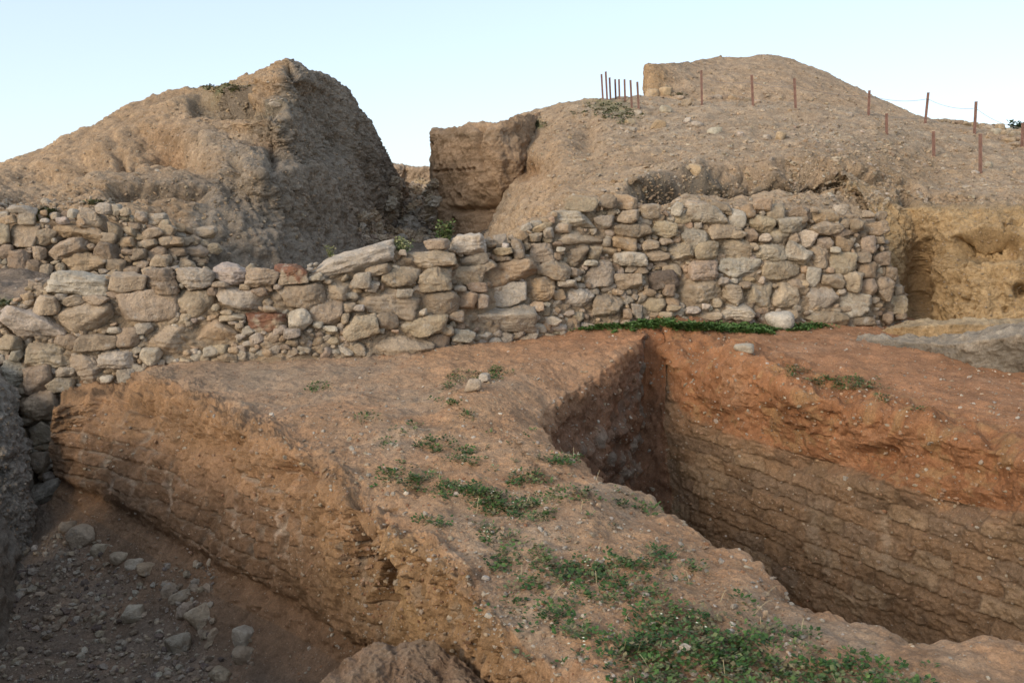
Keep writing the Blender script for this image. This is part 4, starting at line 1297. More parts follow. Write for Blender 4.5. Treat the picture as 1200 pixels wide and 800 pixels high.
# ------------------------------------------------------------------ low eroded mud walls at the right
def low_wall(name, base_f, top_f, top_b, base_b, label, top_c, face_c, seed, amp=(.03, .05, .025)):
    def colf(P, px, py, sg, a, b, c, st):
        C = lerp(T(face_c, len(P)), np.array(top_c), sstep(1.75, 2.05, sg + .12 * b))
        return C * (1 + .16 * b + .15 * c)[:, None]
    under = base_f.copy()
    under[:, 2] -= .6
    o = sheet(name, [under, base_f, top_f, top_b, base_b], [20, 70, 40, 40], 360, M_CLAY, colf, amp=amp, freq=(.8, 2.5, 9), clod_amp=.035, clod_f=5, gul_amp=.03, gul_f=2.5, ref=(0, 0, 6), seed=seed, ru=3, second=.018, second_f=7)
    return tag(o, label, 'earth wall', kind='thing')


low_wall('mud_wall', Yp((1030, 400, 13.7), (1045, 402, 13.4), (1100, 406, 13.0), (1170, 412, 12.7), (1260, 420, 12.4), (1500, 450, 11.2)),
         Yp((1034, 390, 13.75), (1046, 384, 13.45), (1100, 380, 13.1), (1170, 379, 12.8), (1260, 378, 12.5), (1500, 382, 11.3)),
         Yp((1038, 386, 14.1), (1060, 377, 14.0), (1105, 374, 13.8), (1175, 372, 13.5), (1260, 371, 13.2), (1500, 374, 12)),
         Yp((1045, 392, 14.3), (1070, 392, 14.5), (1110, 392, 14.4), (1180, 392, 14.0), (1260, 395, 13.6), (1500, 395, 12.6)),
         'low tan stump of an earth wall under the yellow cliff', (.38, .29, .18), (.35, .24, .125), 12)
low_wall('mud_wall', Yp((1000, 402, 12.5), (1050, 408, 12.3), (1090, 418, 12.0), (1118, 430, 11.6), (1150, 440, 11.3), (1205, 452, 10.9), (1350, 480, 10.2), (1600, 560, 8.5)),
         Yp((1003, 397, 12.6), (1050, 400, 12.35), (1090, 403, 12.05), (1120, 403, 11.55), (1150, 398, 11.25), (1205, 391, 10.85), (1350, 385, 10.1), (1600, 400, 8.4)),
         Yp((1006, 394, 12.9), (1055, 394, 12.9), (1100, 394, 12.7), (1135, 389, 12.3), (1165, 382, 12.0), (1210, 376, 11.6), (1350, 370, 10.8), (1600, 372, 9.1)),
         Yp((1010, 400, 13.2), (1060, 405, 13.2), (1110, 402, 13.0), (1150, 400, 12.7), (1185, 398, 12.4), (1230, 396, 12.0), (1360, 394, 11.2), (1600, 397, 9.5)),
         'grey eroded earth wall curving away at the right edge, in front of the tan stump', (.33, .275, .205), (.20, .17, .13), 13)  # front face darker than the top: its shade is painted into the colour


# ================================================================== loose stones (each its own thing)
def loose(px, py, w, h, tn, label, keys, group=None, rot=0, sub=4, sink=.28, box=.68, npl=11, pw=None, name='loose_stone', seed=None, cat='stone'):
    rng = np.random.default_rng(int(px * 13 + py * 7))
    h_ = cast(keys, px, py + h * .42)
    if h_ is None:
        return None
    pt = h_[0]
    m = pt.y / (FPX * math.cos(PITCH))
    size = (w * m, w * m * rng.uniform(.7, .95), h * m * 1.12)
    Vr, Fr = rock(rng, size, sub, box=box, p=pw or rng.uniform(10, 18), nplanes=npl, rough=.04)
    Vw = Vr @ rotm(rng.normal() * .08, math.radians(rot), rng.normal() * .3).T
    o = make_mesh(name, Vw, Fr, np.tile(tint(rng, tn, .05), (len(Vw), 1)), M_STONE)
    o.location = pt + Vector((0, size[1] * .3, size[2] * (.5 - sink)))
    tag(o, label, cat, group)
    return o


gk = ['ground']
hk = ['hill_r', 'hill_u', 'hill_l', 'cliff', 'terrace']
loose(917, 377.5, 34, 20, 'w', 'smooth cream white boulder lying on the strip of grass below the stone wall', gk, sub=5, rot=-3, sink=.12, box=.9, npl=0, pw=2.7, name='boulder', cat='boulder')
loose(873, 407, 23, 10, 'l', 'flat pale stone on the red lip of the right trench', gk, rot=8, sink=.2, npl=5, pw=6)
loose(554, 452, 20, 16, 'b', 'tan rounded stone sitting among weeds on the red causeway, lower of a touching pair', gk, sink=.2, npl=1, pw=3.5, box=.85)
loose(567, 444, 14, 9, 'l', 'small flat grey stone touching the tan rounded stone among the weeds', gk, sink=.05)
loose(154, 720, 27, 22, 'l', 'blocky pale grey stone on the dark floor of the left trench', gk, sink=.15)
loose(208, 755, 31, 22, 'g', 'wedge shaped grey stone on the dark trench floor, nearest the row of footing stones', gk, rot=-10, sink=.15)
loose(804, 759, 15, 9, 'l', 'small pale stone half hidden in the weeds near the camera', gk, sink=.2)
loose(897, 720, 6, 10, 'p', 'tiny pinkish stone chip standing on bare earth by the right trench rim', gk, sink=.1)
loose(569, 677, 10, 6, 'w', 'little white stone shard on bare grey earth above the left cut face', gk, sink=.2)
loose(582, 757, 9, 6, 'w', 'white angular chip on the bare grey rim near the bottom edge', gk, sink=.2)
loose(840, 492, 7, 5, 'w', 'tiny white stone stuck in the red scarp of the right trench', gk, sink=.4)
loose(992, 559, 7, 6, 'w', 'bright white pebble lodged in the scarp above the mud bricks', gk, sink=.4)
HG = 'loose stones on the right mound'
for a in ((772, 146, 15, 11, 'y', 'rounded yellowish boulder on the slope below the green patch', .2), (806, 141, 9, 6, 'w', 'small white stone below the fence, left of a pair of pale boulders', .2),
          (818, 146, 14, 8, 'l', 'oval pale boulder on the slope below the low line of stones', .2), (838, 153, 17, 9, 'l', 'flat pale boulder below and right of the oval pale boulder', .25),
          (899, 161, 9, 7, 'w', 'white angular stone at the foot of a larger tan block on the slope', .2), (915, 159, 12, 11, 'y', 'tan upright block on the slope right of a white angular stone', .2),
          (780, 128, 13, 8, 'l', 'grey stone by the slope top beneath the earth pillar', .2), (741, 151, 13, 6, 'l', 'long flat stone below the green patch on the right mound', .25),
          (805, 120, 12, 8, 'b', 'tan stone at the left end of the low line of stones', .2), (816, 198, 17, 15, 'y', 'large tan boulder jutting from the broken scarp lip', .3),
          (1160, 193, 9, 7, 'l', 'cream stone on the slope beside the tallest short stake', .2), (1145, 202, 11, 4, 'w', 'thin white slab at the base of the tallest short stake', .2),
          (996, 134, 8, 5, 'l', 'pale stone on the bank left of the fence post that crosses the slope edge', .2), (738, 142, 12, 7, 'y', 'yellowish stone at the lower edge of the green patch', .25), (748, 132, 9, 6, 'l', 'small pale stone right of the green patch under the stakes', .2),
          (868, 157, 8, 5, 'l', 'small grey stone alone on the slope between the flat boulder and the tan block', .2), (1135, 219, 12, 4, 'l', 'flat stone at the edge of the slope above the yellow cliff', .2),
          (985, 176, 7, 4, 'w', 'small white stone just above the crest of the scarp', .2)):
    loose(*a[:6], hk, HG, sink=a[6])
loose(53, 236, 10, 7, 'l', 'single pale stone on the bare bench of the left mound', hk, sink=.2)
loose(321, 121, 13, 6, 'l', 'white stone near the top of the dark face below the left summit', hk, sink=.3)
loose(766, 109, 16, 12, 'y', 'yellow rock at the foot of the earth pillar on the upper mound', hk, HG, sink=.2)
loose(780, 106, 14, 10, 'y', 'ochre rock right of the yellow rock under the earth pillar', hk, HG, sink=.25)

# row of footing stones along the base of the left cut face
foot = unz([(280, 300, 72, 70, 30, 'b'), (345, 345, 46, 50, 0, 'b'), (410, 368, 60, 36, -5, 'b'), (465, 396, 46, 48, -20, 'l'), (512, 405, 60, 36, 5, 'p'), (588, 488, 46, 54, 30, 'b'), (626, 503, 66, 36, -30, 'b'), (650, 552, 52, 56, 20, 'b'), (702, 575, 90, 68, 20, 'b'), (740, 640, 34, 50, 0, 'b'), (845, 650, 66, 76, 10, 'l'), (845, 712, 62, 60, 0, 'b'), (768, 780, 62, 60, 0, 'b'), (235, 265, 50, 46, 0, 'k')], 0, 530, 2.9625)
fr = empty('footing', atz(200, 700, -1.75))
tag(fr, 'line of half buried footing stones along the bottom of the left cut face', 'stone footing')
rng = np.random.default_rng(77)
for (cx, cy, w, h, rot, tn) in foot:
    hit = cast(gk, cx, cy)
    m = hit[0].y / (FPX * math.cos(PITCH))
    w, h = w * 1.3, h * 1.2
    Vr, Fr = rock(rng, (w * m, .8 * w * m, h * m), 4, box=.68, p=14, rough=.05)
    Vw = Vr @ rotm(0, math.radians(rot), rng.normal() * .3).T
    o = make_mesh('stone', Vw, Fr, np.tile(tint(rng, tn) * 1.1, (len(Vw), 1)), M_STONE, fr)
    o.location = Vector(hit[0]) + Vector((0, .06 * w * m, 0)) - fr.location

# terrace line of stones on the right mound, and rubble wall at the far right
tw = empty('stone_row', at(855, 122, 26))
tag(tw, 'low line of dark stones lying along the slope behind the rusty fence', 'stone row')
for (cx, cy, w, h, tn) in ((833, 117, 9, 6, 'k'), (841, 116, 11, 7, 'g'), (850, 116, 9, 7, 'k'), (859, 117, 10, 8, 't'), (869, 118, 10, 7, 'k'), (877, 119, 9, 6, 'k'), (889, 121, 8, 5, 'b'), (797, 117, 12, 7, 'b'), (812, 119, 8, 6, 't')):
    hit = cast(hk, cx, cy) or cast(hk, cx, cy + 4)
    m = hit[0].y / (FPX * math.cos(PITCH))
    Vr, Fr = rock(rng, (w * m, w * m * .8, h * m), 3, box=.68, rough=.05)
    o = make_mesh('stone', Vr, Fr, np.tile(tint(rng, tn), (len(Vr), 1)), M_STONE, tw)
    o.location = Vector(hit[0]) + Vector((0, .1, .05)) - tw.location
rw = empty('stone_wall', at(1190, 165, 29))
tag(rw, 'short broken dry stone wall at the top right on the skyline', 'stone wall', kind='thing')
for (cx, cy, w, h, tn) in ((1106, 143, 9, 4, 'k'), (1114, 144, 8, 4, 'g'), (1122, 145, 9, 5, 'k'), (1131, 146, 8, 5, 'b'), (1139, 148, 9, 6, 'y'), (1150, 149, 8, 6, 'k'), (1158, 151, 8, 5, 'g'), (1167, 156, 8, 6, 'l'), (1172, 151, 7, 8, 'y'), (1176, 158, 10, 6, 'b'), (1181, 154, 9, 5, 'g'), (1186, 160, 9, 6, 'b'), (1182, 166, 9, 5, 't'), (1190, 156, 10, 6, 'k'), (1193, 164, 9, 6, 'k'), (1198, 158, 10, 6, 'b'), (1190, 171, 10, 5, 'b'), (1200, 168, 10, 7, 'b'), (1208, 160, 12, 7, 'k'), (1210, 170, 12, 7, 'b'), (1176, 163, 8, 5, 'k'), (1222, 165, 14, 8, 'b'), (1222, 174, 14, 7, 'b')):
    Y = 28.6
    m = Y / (FPX * math.cos(PITCH))
    Vr, Fr = rock(rng, (w * m * 1.25, .35, h * m * 1.3), 3, box=.68, rough=.05)
    o = make_mesh('stone', Vr, Fr, np.tile(tint(rng, tn), (len(Vr), 1)), M_STONE, rw)
    hit = cast(hk, cx, cy)
    p = Vector(hit[0]) + Vector((0, -.02, .02)) if hit and hit[0].y < 33 else Vector(at(cx, cy, Y))
    o.location = p - rw.location


# ================================================================== gravel and rubble (stuff)
def scatter(name, keys, zones, seed, mat=M_STONE, tints='blgtwwk', sub=1, sink=.2, normal_ok=.25):
    """zones: (cx, cy, rx, ry, count, smin, smax)  sizes in metres"""
    rng = np.random.default_rng(seed)
    R = Rocks()
    D, F = ICO[sub]
    for (cx, cy, rx, ry, cnt, s0, s1) in zones:
        for k in range(cnt):
            x, y = cx + rng.uniform(-1, 1) * rx, cy + rng.uniform(-1, 1) * ry
            h = cast(keys, x, y)
            if h is None or h[0].y > 60 or abs(h[1].z) < normal_ok:
                continue
            s = s0 * (s1 / s0) ** (rng.random() ** 2.2)
            V = D * (1 + rng.normal(size=(len(D), 1)) * .18) * np.array([1, rng.uniform(.6, 1), rng.uniform(.4, .8)]) * s / 2
            V = V @ rotm(rng.normal() * .4, rng.normal() * .4, rng.uniform(0, 6.28)).T
            R.add(V + np.array(h[0]) + np.array([0, 0, s * (.3 - sink)]), F, tint(rng, tints[rng.integers(len(tints))], .15))
    o = R.build(name, mat, None, False)
    tag(o, kind='stuff')
    return o


o = scatter('gravel', gk, [(640, 580, 300, 220, 2600, .008, .05), (560, 460, 260, 70, 500, .015, .06), (900, 720, 260, 90, 900, .006, .035), (1000, 440, 220, 60, 700, .012, .05), (640, 680, 90, 110, 700, .006, .03)], 3, tints='blgtwlk')
o['label'] = 'fine pale gravel scattered over the bare earth'
o = scatter('gravel', gk, [(120, 730, 130, 70, 1500, .01, .11), (60, 690, 60, 50, 500, .01, .14), (150, 780, 150, 30, 500, .01, .08), (90, 640, 40, 20, 120, .01, .1)], 4, tints='kggkdblb')
o['label'] = 'dark gravel strewn on the left trench floor'
o = scatter('gravel', ['bank'], [(15, 580, 32, 130, 700, .01, .06)], 41, mat=M_EARTH, tints='GHIgk', sink=.3, normal_ok=-1)
o['label'] = 'grey grit on the dark bank at the left edge'
o = scatter('gravel', hk, [(820, 150, 250, 40, 1500, .02, .13), (700, 190, 110, 60, 700, .02, .11), (1060, 190, 140, 50, 1500, .02, .12), (900, 220, 150, 25, 400, .02, .11), (880, 95, 130, 35, 500, .02, .14), (130, 200, 160, 60, 300, .02, .09), (270, 130, 80, 60, 150, .02, .09), (60, 240, 80, 8, 200, .04, .12)], 5, tints='bbgtlbk', sub=2)
o['label'] = 'stony litter scattered over the slopes of the mounds'
o = scatter('rubble', ['terrace', 'block', 'hill_l'], [(485, 238, 28, 26, 560, .15, .6), (465, 268, 45, 16, 260, .12, .5)], 6, tints='bbgtk', sub=3, normal_ok=0.1)
o['label'] = 'tumbled stones covering the stepped floor of the gap'


o = scatter('gravel', gk, [(640, 580, 330, 220, 3000, .008, .035), (1030, 440, 200, 60, 700, .012, .05), (330, 440, 200, 40, 700, .012, .04), (480, 640, 80, 140, 500, .01, .035)], 31, mat=M_EARTH, tints='EEFFGE', sink=.3)
o['label'] = 'small loose clods of earth on the causeway'
o = scatter('gravel', gk, [(270, 590, 200, 110, 900, .012, .06), (480, 690, 80, 80, 300, .012, .05), (1000, 520, 210, 80, 700, .012, .07), (1000, 640, 210, 70, 500, .012, .06), (720, 500, 80, 80, 300, .015, .08)], 32, tints='EEFGEbbl', sink=.35, normal_ok=-1)
o['label'] = 'grit and crumbs sticking out of the cut earth faces'
o = scatter('gravel', hk, [(820, 150, 280, 50, 3500, .02, .08), (700, 190, 110, 70, 1200, .02, .08), (1060, 190, 140, 50, 1800, .02, .08), (900, 225, 160, 22, 900, .02, .10), (880, 95, 140, 35, 1200, .02, .09), (130, 190, 170, 70, 1600, .02, .09), (360, 190, 110, 110, 1500, .02, .10), (1140, 300, 60, 70, 500, .015, .06)], 33, mat=M_HILL, tints='HHIIb', sink=.3, normal_ok=-1)
o['label'] = 'earthy grit covering the slopes of the mounds'


# ================================================================== weeds
def weeds(name, clumps, seed, leaf=(.012, .03), hues=((.05, .10, .024), (.065, .12, .03), (.04, .08, .022), (.09, .14, .04), (.13, .15, .06), (.17, .145, .075)), flowers=0.0, keys=gk, dens=1.0, spread=1.0):
    """clumps: (px, py, rx, ry, n plants); every plant is a rosette of small leaves"""
    rng = np.random.default_rng(seed)
    Vs, Fs, Cs, n = [], [], [], 0
    for (cx, cy, rx, ry, cnt) in clumps:
        for k in range(int(cnt * (dens if np.ndim(dens) == 0 else np.interp(cy, *dens)))):
            r, a = spread * math.sqrt(rng.random()), rng.uniform(0, 6.283)
            if rng.random() < .25:
                r *= 1.5
            h = cast(keys, cx + rx * r * math.cos(a), cy + ry * r * math.sin(a))
            if h is None:
                continue
            o_ = np.array(h[0])
            nl = rng.integers(9, 20)
            hue = np.array(hues[rng.integers(len(hues))]) * rng.uniform(.65, 1.1)
            R0 = rng.uniform(.02, .06)
            for j in range(nl):
                th = rng.uniform(0, 6.283)
                L = rng.uniform(*leaf)
                rr = R0 * math.sqrt(rng.random())
                base = o_ + np.array([math.cos(th) * rr, math.sin(th) * rr, rng.uniform(0.0, .05) * (1 - .5 * rr / R0)])
                d = np.array([math.cos(th), math.sin(th), rng.uniform(.1, 1.0)])
                d /= np.linalg.norm(d)
                s = np.array([-math.sin(th), math.cos(th), rng.normal() * .3])
                wv = L * rng.uniform(.25, .42)
                up = np.cross(s, d) * L * .12
                Vs.append(np.array([base, base + d * L * .5 + s * wv + up, base + d * L - np.array([0, 0, L * .15]), base + d * L * .5 - s * wv + up]))
                Fs.append(np.array([[n, n + 1, n + 2, n + 3]]))
                Cs.append(np.tile(hue * rng.uniform(.75, 1.3), (4, 1)))
                n += 4
            if rng.random() < flowers:
                for j in range(rng.integers(2, 6)):
                    b = o_ + np.array([rng.normal() * .03, rng.normal() * .03, rng.uniform(.05, .1)])
                    q = .007
                    Vs.append(b + np.array([[-q, 0, 0], [0, -q, .002], [q, 0, 0], [0, q, .002]]))
                    Fs.append(np.array([[n, n + 1, n + 2, n + 3]]))
                    Cs.append(np.tile([.7, .68, .5], (4, 1)))
                    n += 4
    o = make_mesh(name, np.concatenate(Vs), np.concatenate(Fs), np.concatenate(Cs), M_LEAF, None, False)
    tag(o, kind='stuff')
    return o


WC = [(545, 443, 16, 6, 18), (580, 438, 14, 6, 22), (530, 455, 8, 4, 6), (525, 473, 14, 4, 10), (548, 486, 7, 4, 6), (378, 455, 14, 5, 14), (430, 490, 8, 4, 5), (455, 520, 8, 4, 5), (475, 505, 16, 4, 6),
      (510, 522, 18, 7, 16), (545, 535, 16, 7, 16), (452, 555, 10, 5, 7), (480, 560, 24, 6, 12), (500, 570, 24, 7, 22), (540, 575, 22, 7, 20), (575, 590, 20, 8, 26), (560, 580, 16, 5, 10), (615, 563, 18, 6, 18), (620, 602, 22, 7, 20), (585, 600, 14, 6, 10), (650, 540, 16, 5, 10), (665, 537, 8, 4, 5), (672, 578, 14, 4, 8), (650, 585, 12, 4, 6), (620, 590, 10, 4, 6),
      (515, 615, 6, 5, 5), (497, 612, 8, 4, 4), (575, 625, 10, 6, 6), (595, 637, 14, 8, 10), (605, 660, 22, 6, 12), (585, 670, 12, 6, 8), (640, 655, 14, 8, 10), (660, 670, 34, 13, 46), (690, 685, 40, 14, 66), (605, 690, 24, 8, 20), (630, 715, 28, 10, 36), (660, 710, 18, 7, 16), (740, 690, 36, 14, 48), (725, 660, 24, 6, 18), (770, 648, 16, 4, 8), (790, 665, 22, 8, 16),
      (770, 720, 34, 10, 40), (705, 705, 20, 6, 14), (800, 735, 44, 14, 90), (760, 745, 40, 12, 60), (790, 765, 60, 16, 130), (850, 770, 50, 20, 110), (720, 770, 30, 10, 22), (670, 742, 26, 8, 20), (700, 745, 18, 8, 14), (840, 745, 34, 10, 40), (900, 770, 40, 18, 70), (960, 785, 50, 18, 90), (1010, 795, 60, 14, 70), (870, 800, 120, 16, 160), (870, 710, 14, 6, 8), (910, 730, 14, 6, 8), (905, 742, 20, 6, 14), (940, 748, 14, 6, 8), (800, 800, 60, 14, 60), (760, 700, 20, 9, 18), (640, 690, 60, 30, 24), (750, 780, 40, 12, 30), (680, 720, 100, 50, 40), (560, 560, 90, 50, 26), (1040, 815, 60, 12, 40), (700, 600, 60, 20, 8), (770, 600, 14, 5, 6), (735, 592, 14, 5, 8),
      (935, 437, 12, 5, 14), (990, 450, 26, 6, 40), (1010, 455, 16, 3, 12), (952, 447, 8, 3, 5), (1030, 468, 8, 3, 4), (1078, 480, 5, 2, 3)]
o = weeds('weeds', WC, 21, flowers=.012, dens=((640, 690), (1.35, .34)), leaf=(.014, .036), spread=1.25)
o['label'] = 'low green weeds in patches on the bare causeway'
rng = np.random.default_rng(91)
dv, df, n = [], [], 0
for k in range(150):
    cx, cy, rx, ry, _ = WC[rng.integers(len(WC))]
    h = cast(gk, cx + rng.normal() * rx * 1.2, cy + rng.normal() * ry * 1.2)
    if h is None:
        continue
    b0 = np.array(h[0])
    a, L, lean = rng.uniform(0, 6.283), rng.uniform(.04, .16), rng.uniform(.3, 1.4)
    dirv = np.array([math.cos(a) * lean, math.sin(a) * lean, 1.0])
    dirv /= np.linalg.norm(dirv)
    sd = np.array([math.sin(a), -math.cos(a), 0]) * .0016
    for j in range(4):
        f0, f1 = j / 4, (j + 1) / 4
        c0 = b0 + dirv * L * f0 - np.array([0, 0, .35 * L * f0 ** 2 * lean])
        c1 = b0 + dirv * L * f1 - np.array([0, 0, .35 * L * f1 ** 2 * lean])
        dv.append(np.array([c0 - sd, c0 + sd, c1 + sd, c1 - sd]))
        df.append([n, n + 1, n + 2, n + 3])
        n += 4
dv = np.concatenate(dv)
o = make_mesh('dry_grass', dv, np.array(df), np.tile([.36, .29, .16], (len(dv), 1)), M_LEAF, None, False)
tag(o, kind='stuff')
o['label'] = 'dry straw coloured stalks among the weeds'
GC = [(640 + k * 10, 385 - 5.5 * math.sin(k / 26 * 2.3) + (.25 * k if k > 14 else 0), 9, 3.6, 26) for k in range(0, 27)] + [(910, 386, 40, 3, 40), (950, 383, 24, 2.5, 20), (725, 383, 50, 5, 50)]
o = weeds('grass', GC, 22, leaf=(.03, .065), dens=1.6, hues=((.075, .145, .035), (.09, .16, .04), (.06, .12, .03), (.12, .17, .06)))
o['label'] = 'strip of short grass along the foot of the stone wall'
o = weeds('weeds', [(712, 131, 30, 9, 70), (735, 137, 18, 7, 24), (628, 146, 12, 3, 25), (262, 105, 24, 5, 50), (20, 358, 30, 4, 60), (55, 250, 14, 4, 40), (45, 257, 12, 3, 30), (110, 238, 8, 4, 14), (795, 112, 10, 2, 16)], 23, leaf=(.03, .075), keys=hk, hues=((.17, .18, .085), (.15, .165, .08), (.21, .20, .11)))
o['label'] = 'thin green growth on the mounds and terrace'


def shrub(px, py, base_key, spread, height, n_st, label, seed, hues, name='shrub', Y=None, leaf=.05, dens=9, flower=None):
    rng = np.random.default_rng(seed)
    base = np.array(at(px, py, Y))
    root = empty(name, base)
    tag(root, label, 'plant')
    stV, stF, lfV, lfF, lfC, n, m = [], [], [], [], [], 0, 0
    for k in range(n_st):
        a, tl = rng.uniform(0, 6.283), rng.uniform(.15, .9)
        L = height * rng.uniform(.5, 1.05)
        tip = np.array([math.cos(a) * spread * tl, math.sin(a) * spread * tl * .7, L])
        prev = None
        for j in range(6):
            f = j / 5
            c = tip * f + np.array([0, 0, .12 * height * math.sin(f * math.pi)])
            r = .012 * (1 - .7 * f) * (height / .5) ** .5
            ring = np.array([c + r * np.array([math.cos(q), math.sin(q), 0]) for q in (0, 2.1, 4.2)])
            stV.append(ring)
            if j:
                i0 = n - 3
                for q in range(3):
                    stF.append([i0 + q, i0 + (q + 1) % 3, n + (q + 1) % 3, n + q])
            n += 3
            if j >= 1:
                for q in range(dens):
                    th = rng.uniform(0, 6.283)
                    d = np.array([math.cos(th), math.sin(th), rng.uniform(-.1, 1)])
                    d /= np.linalg.norm(d)
                    s = np.cross(d, rng.normal(size=3))
                    s /= np.linalg.norm(s)
                    L2 = leaf * rng.uniform(.6, 1.3)
                    b0 = c + rng.normal(size=3) * leaf * .5
                    lfV.append(np.array([b0, b0 + d * L2 * .5 + s * L2 * .3, b0 + d * L2, b0 + d * L2 * .5 - s * L2 * .3]))
                    lfF.append([m, m + 1, m + 2, m + 3])
                    hc = np.array(hues[rng.integers(len(hues))]) * rng.uniform(.7, 1.3)
                    if flower and j >= 4 and rng.random() < .25:
                        hc = np.array(flower)
                    lfC.append(np.tile(hc, (4, 1)))
                    m += 4
    V_ = np.concatenate(stV)
    make_mesh('stem', V_, np.array(stF), np.tile([.14, .15, .06], (len(V_), 1)), M_LEAF, root)
    make_mesh('leaves', np.concatenate(lfV), np.array(lfF), np.concatenate(lfC), M_LEAF, root, False)
    return root


gh = ((.075, .11, .035), (.055, .085, .03), (.12, .14, .055))
shrub(523, 287, None, .17, .30, 8, 'upright green weed growing behind the blocky pale stone on the wall top', 5, gh, 'wild_plant', 12.75, .05)
shrub(472, 300, None, .26, .22, 14, 'straggly pale green weed on the wall top beside the long grey slab', 6, ((.17, .2, .09), (.12, .16, .06), (.2, .21, .11)), 'wild_plant', 12.35, .035, 7, (.4, .4, .2))
shrub(388, 308, None, .12, .24, 6, 'dry thin stalked weed sprouting at the left end of the long grey slab', 7, ((.2, .19, .1), (.15, .17, .07)), 'wild_plant', 12.3, .03, 4)
shrub(1209, 166, None, .75, .55, 40, 'dark green bush behind the broken stone wall at the top right', 8, ((.025, .045, .018), (.035, .055, .02)), 'bush', 31.5, .13, 16)

# ================================================================== fence posts and wires
def angle_post(name, p0, p1, wdt, parent=None, notch=0):
    """rusty angle-iron stake from p0 to p1"""
    z = (p1 - p0) / np.linalg.norm(p1 - p0)
    x = np.cross(z, [0, 1, 0])
    x /= np.linalg.norm(x)
    y = np.cross(z, x)
    th = wdt * .28
    prof = np.array([[0, 0], [wdt, 0], [wdt, th], [th, th], [th, wdt], [0, wdt]]) - wdt * .4
    n = 12
    V_, F_ = [], []
    for j in range(n + 1):
        c = p0 + (p1 - p0) * j / n
        for q in prof:
            V_.append(c + x * q[0] + y * q[1])
        if j:
            a, b = (j - 1) * 6, j * 6
            for k in range(6):
                F_.append([a + k, a + (k + 1) % 6, b + (k + 1) % 6, b + k])
    e = n * 6
    F_ += [[0, 1, 2, 3], [0, 3, 4, 5], [e, e + 1, e + 2, e + 3], [e, e + 3, e + 4, e + 5]]
    return make_mesh(name, np.array(V_), np.array(F_), None, M_RUST, parent, False)


def post_ends(bx, by, tx, ty):
    h = cast(hk, bx, by)
    for k in range(12):
        if h is not None and h[0].y < 36:
            break
        by += 1
        h = cast(hk, bx, by)
    b = np.array(h[0]) if h is not None else at(bx, by, 29.5)
    t = np.array(at(tx, ty, b[1]))
    return b + np.array([0, 0, -.12]), t


rowp = [((707, 106), (705, 87), 'leftmost stake of the row on the skyline, thin and leaning left'), ((712, 106), (710, 84), 'tallest stake of the skyline row, second from its left end'),
        ((716, 107), (714.5, 91), 'third stake from the left of the skyline row, just right of the tallest'), ((722, 110), (721, 93), 'fourth stake from the left in the skyline row, first after the close trio'),
        ((726.5, 117), (725.5, 93), 'fifth stake of the skyline row, close beside the fourth'), ((733, 119.5), (732, 93), 'sixth stake of the skyline row, above the green patch'),
        ((741, 127), (739, 94), 'second stake from the right end of the skyline row'), ((749, 128), (747, 96), 'rightmost stake of the skyline row, nearest the earth pillar')]
for (b, t, lab) in rowp:
    p0, p1 = post_ends(*b, *t)
    c0 = p0.copy()
    o = angle_post('metal_stake', p0 - c0, p1 - c0, .052)
    o.location = c0
    tag(o, 'rusty ' + lab, 'stake', 'stakes in a row on the skyline')
for (b, t, lab) in (((1039.5, 158), (1039, 133), 'shortest rusty stake, standing below the fence on the bare slope'), ((1095, 185), (1094, 154), 'middle height rusty stake on the slope between the shortest and tallest short stakes'), ((1149.5, 203), (1149, 157), 'tallest short stake, rusty, with a white slab at its base')):
    p0, p1 = post_ends(*b, *t)
    c0 = p0.copy()
    o = angle_post('metal_stake', p0 - c0, p1 - c0, .052)
    o.location = c0
    tag(o, lab, 'stake', 'short stakes below the fence')

fence = empty('wire_fence', post_ends(823, 123, 822, 83)[0])
tag(fence, 'fence of rusty iron posts strung with thin wire along the upper right slope', 'fence')
FP = [((823, 123), (822, 82.5)), ((883, 124.5), (881, 88)), ((933, 127), (931, 92)), ((1018, 135.5), (1019, 106)), ((1084, 145), (1088, 108.5)), ((1142, 158), (1144, 119)), ((1198, 172), (1199, 144))]
tops = []
fl = np.array(fence.location)
for b, t in FP:
    p0, p1 = post_ends(*b, *t)
    tops.append((p0, p1))
    angle_post('post', p0 - fl, p1 - fl, .056, fence)


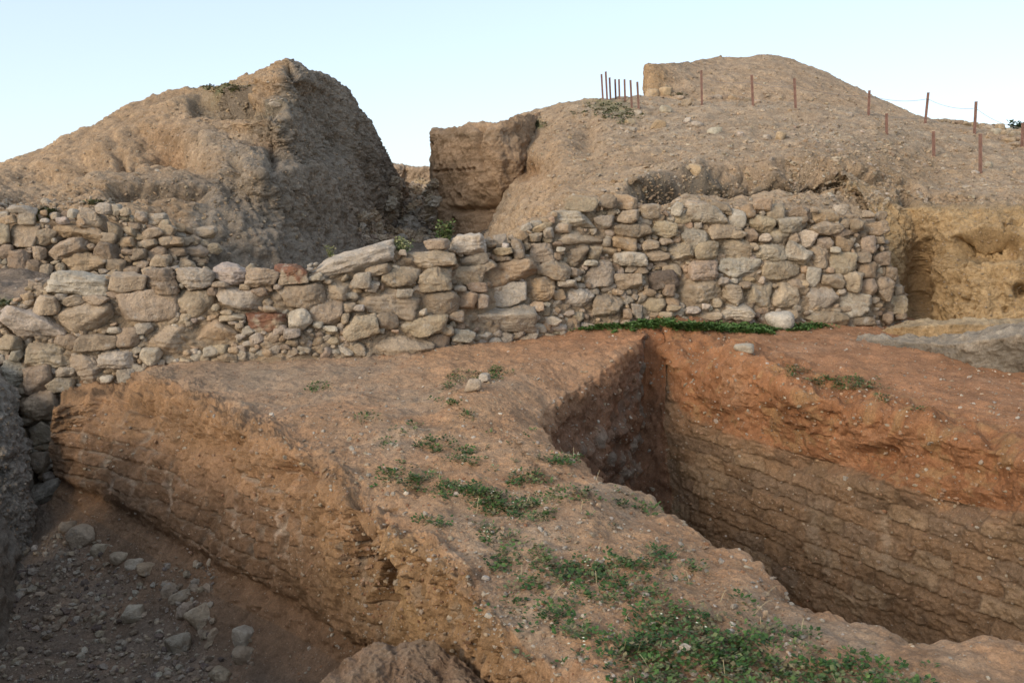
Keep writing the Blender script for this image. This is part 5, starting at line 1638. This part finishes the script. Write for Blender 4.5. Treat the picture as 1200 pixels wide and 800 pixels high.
def tube(name, pts, r, mat, parent):
    pts = np.asarray(pts)
    V_, F_ = [], []
    for j, c in enumerate(pts):
        for q in range(5):
            V_.append(c + r * np.array([0, math.cos(q * 1.2566), math.sin(q * 1.2566)]))
        if j:
            a, b = (j - 1) * 5, j * 5
            for k in range(5):
                F_.append([a + k, a + (k + 1) % 5, b + (k + 1) % 5, b + k])
    return make_mesh(name, np.array(V_), np.array(F_), None, mat, parent)


for k in range(len(tops) - 1):
    for f, sag in ((.82, .1), (.28, .08)):
        if f < .5 and k < 3:
            continue
        a = tops[k][0] + (tops[k][1] - tops[k][0]) * f
        b = tops[k + 1][0] + (tops[k + 1][1] - tops[k + 1][0]) * f
        s = np.linspace(0, 1, 14)
        L = a[None] * (1 - s)[:, None] + b[None] * s[:, None]
        L[:, 2] -= sag * 4 * s * (1 - s)
        tube('wire', L - fl, .0055, M_WIRE, fence)

# ================================================================== light
w = bpy.data.worlds.new('World')
S.world = w
w.use_nodes = True
nt = w.node_tree
bg = nt.nodes['Background']
sky = nt.nodes.new('ShaderNodeTexSky')
sky.sky_type = 'NISHITA'
sky.sun_disc = False
SUN_EL, SUN_AZ = math.radians(24), math.radians(225)     # azimuth clockwise from +Y: behind the camera to the left
sky.sun_elevation = SUN_EL
sky.sun_rotation = SUN_AZ
sky.air_density = 0.85
sky.dust_density = 1.5
sky.ozone_density = 0.0
veil = nt.nodes.new('ShaderNodeMix')          # thin high haze whitens the clear sky
veil.data_type = 'RGBA'
veil.inputs[0].default_value = 0.58
veil.inputs[7].default_value = (2.62, 3.02, 3.6, 1)
nt.links.new(sky.outputs[0], veil.inputs[6])
nt.links.new(veil.outputs[2], bg.inputs[0])
bg.inputs[1].default_value = 0.15
sun = bpy.data.lights.new('sun', 'SUN')
sun.energy = 1.05
sun.angle = math.radians(24)
sun.color = (1.0, .86, .7)
so = bpy.data.objects.new('sun', sun)
COL.objects.link(so)
d = Vector((math.sin(SUN_AZ) * math.cos(SUN_EL), math.cos(SUN_AZ) * math.cos(SUN_EL), math.sin(SUN_EL)))
so.rotation_euler = d.to_track_quat('Z', 'Y').to_euler()

S.view_settings.view_transform = 'Standard'
S.view_settings.look = 'None'
S.view_settings.exposure = 0.97
S.view_settings.gamma = 1
S.cycles.max_bounces = 5
S.cycles.diffuse_bounces = 4
S.cycles.use_denoising = True
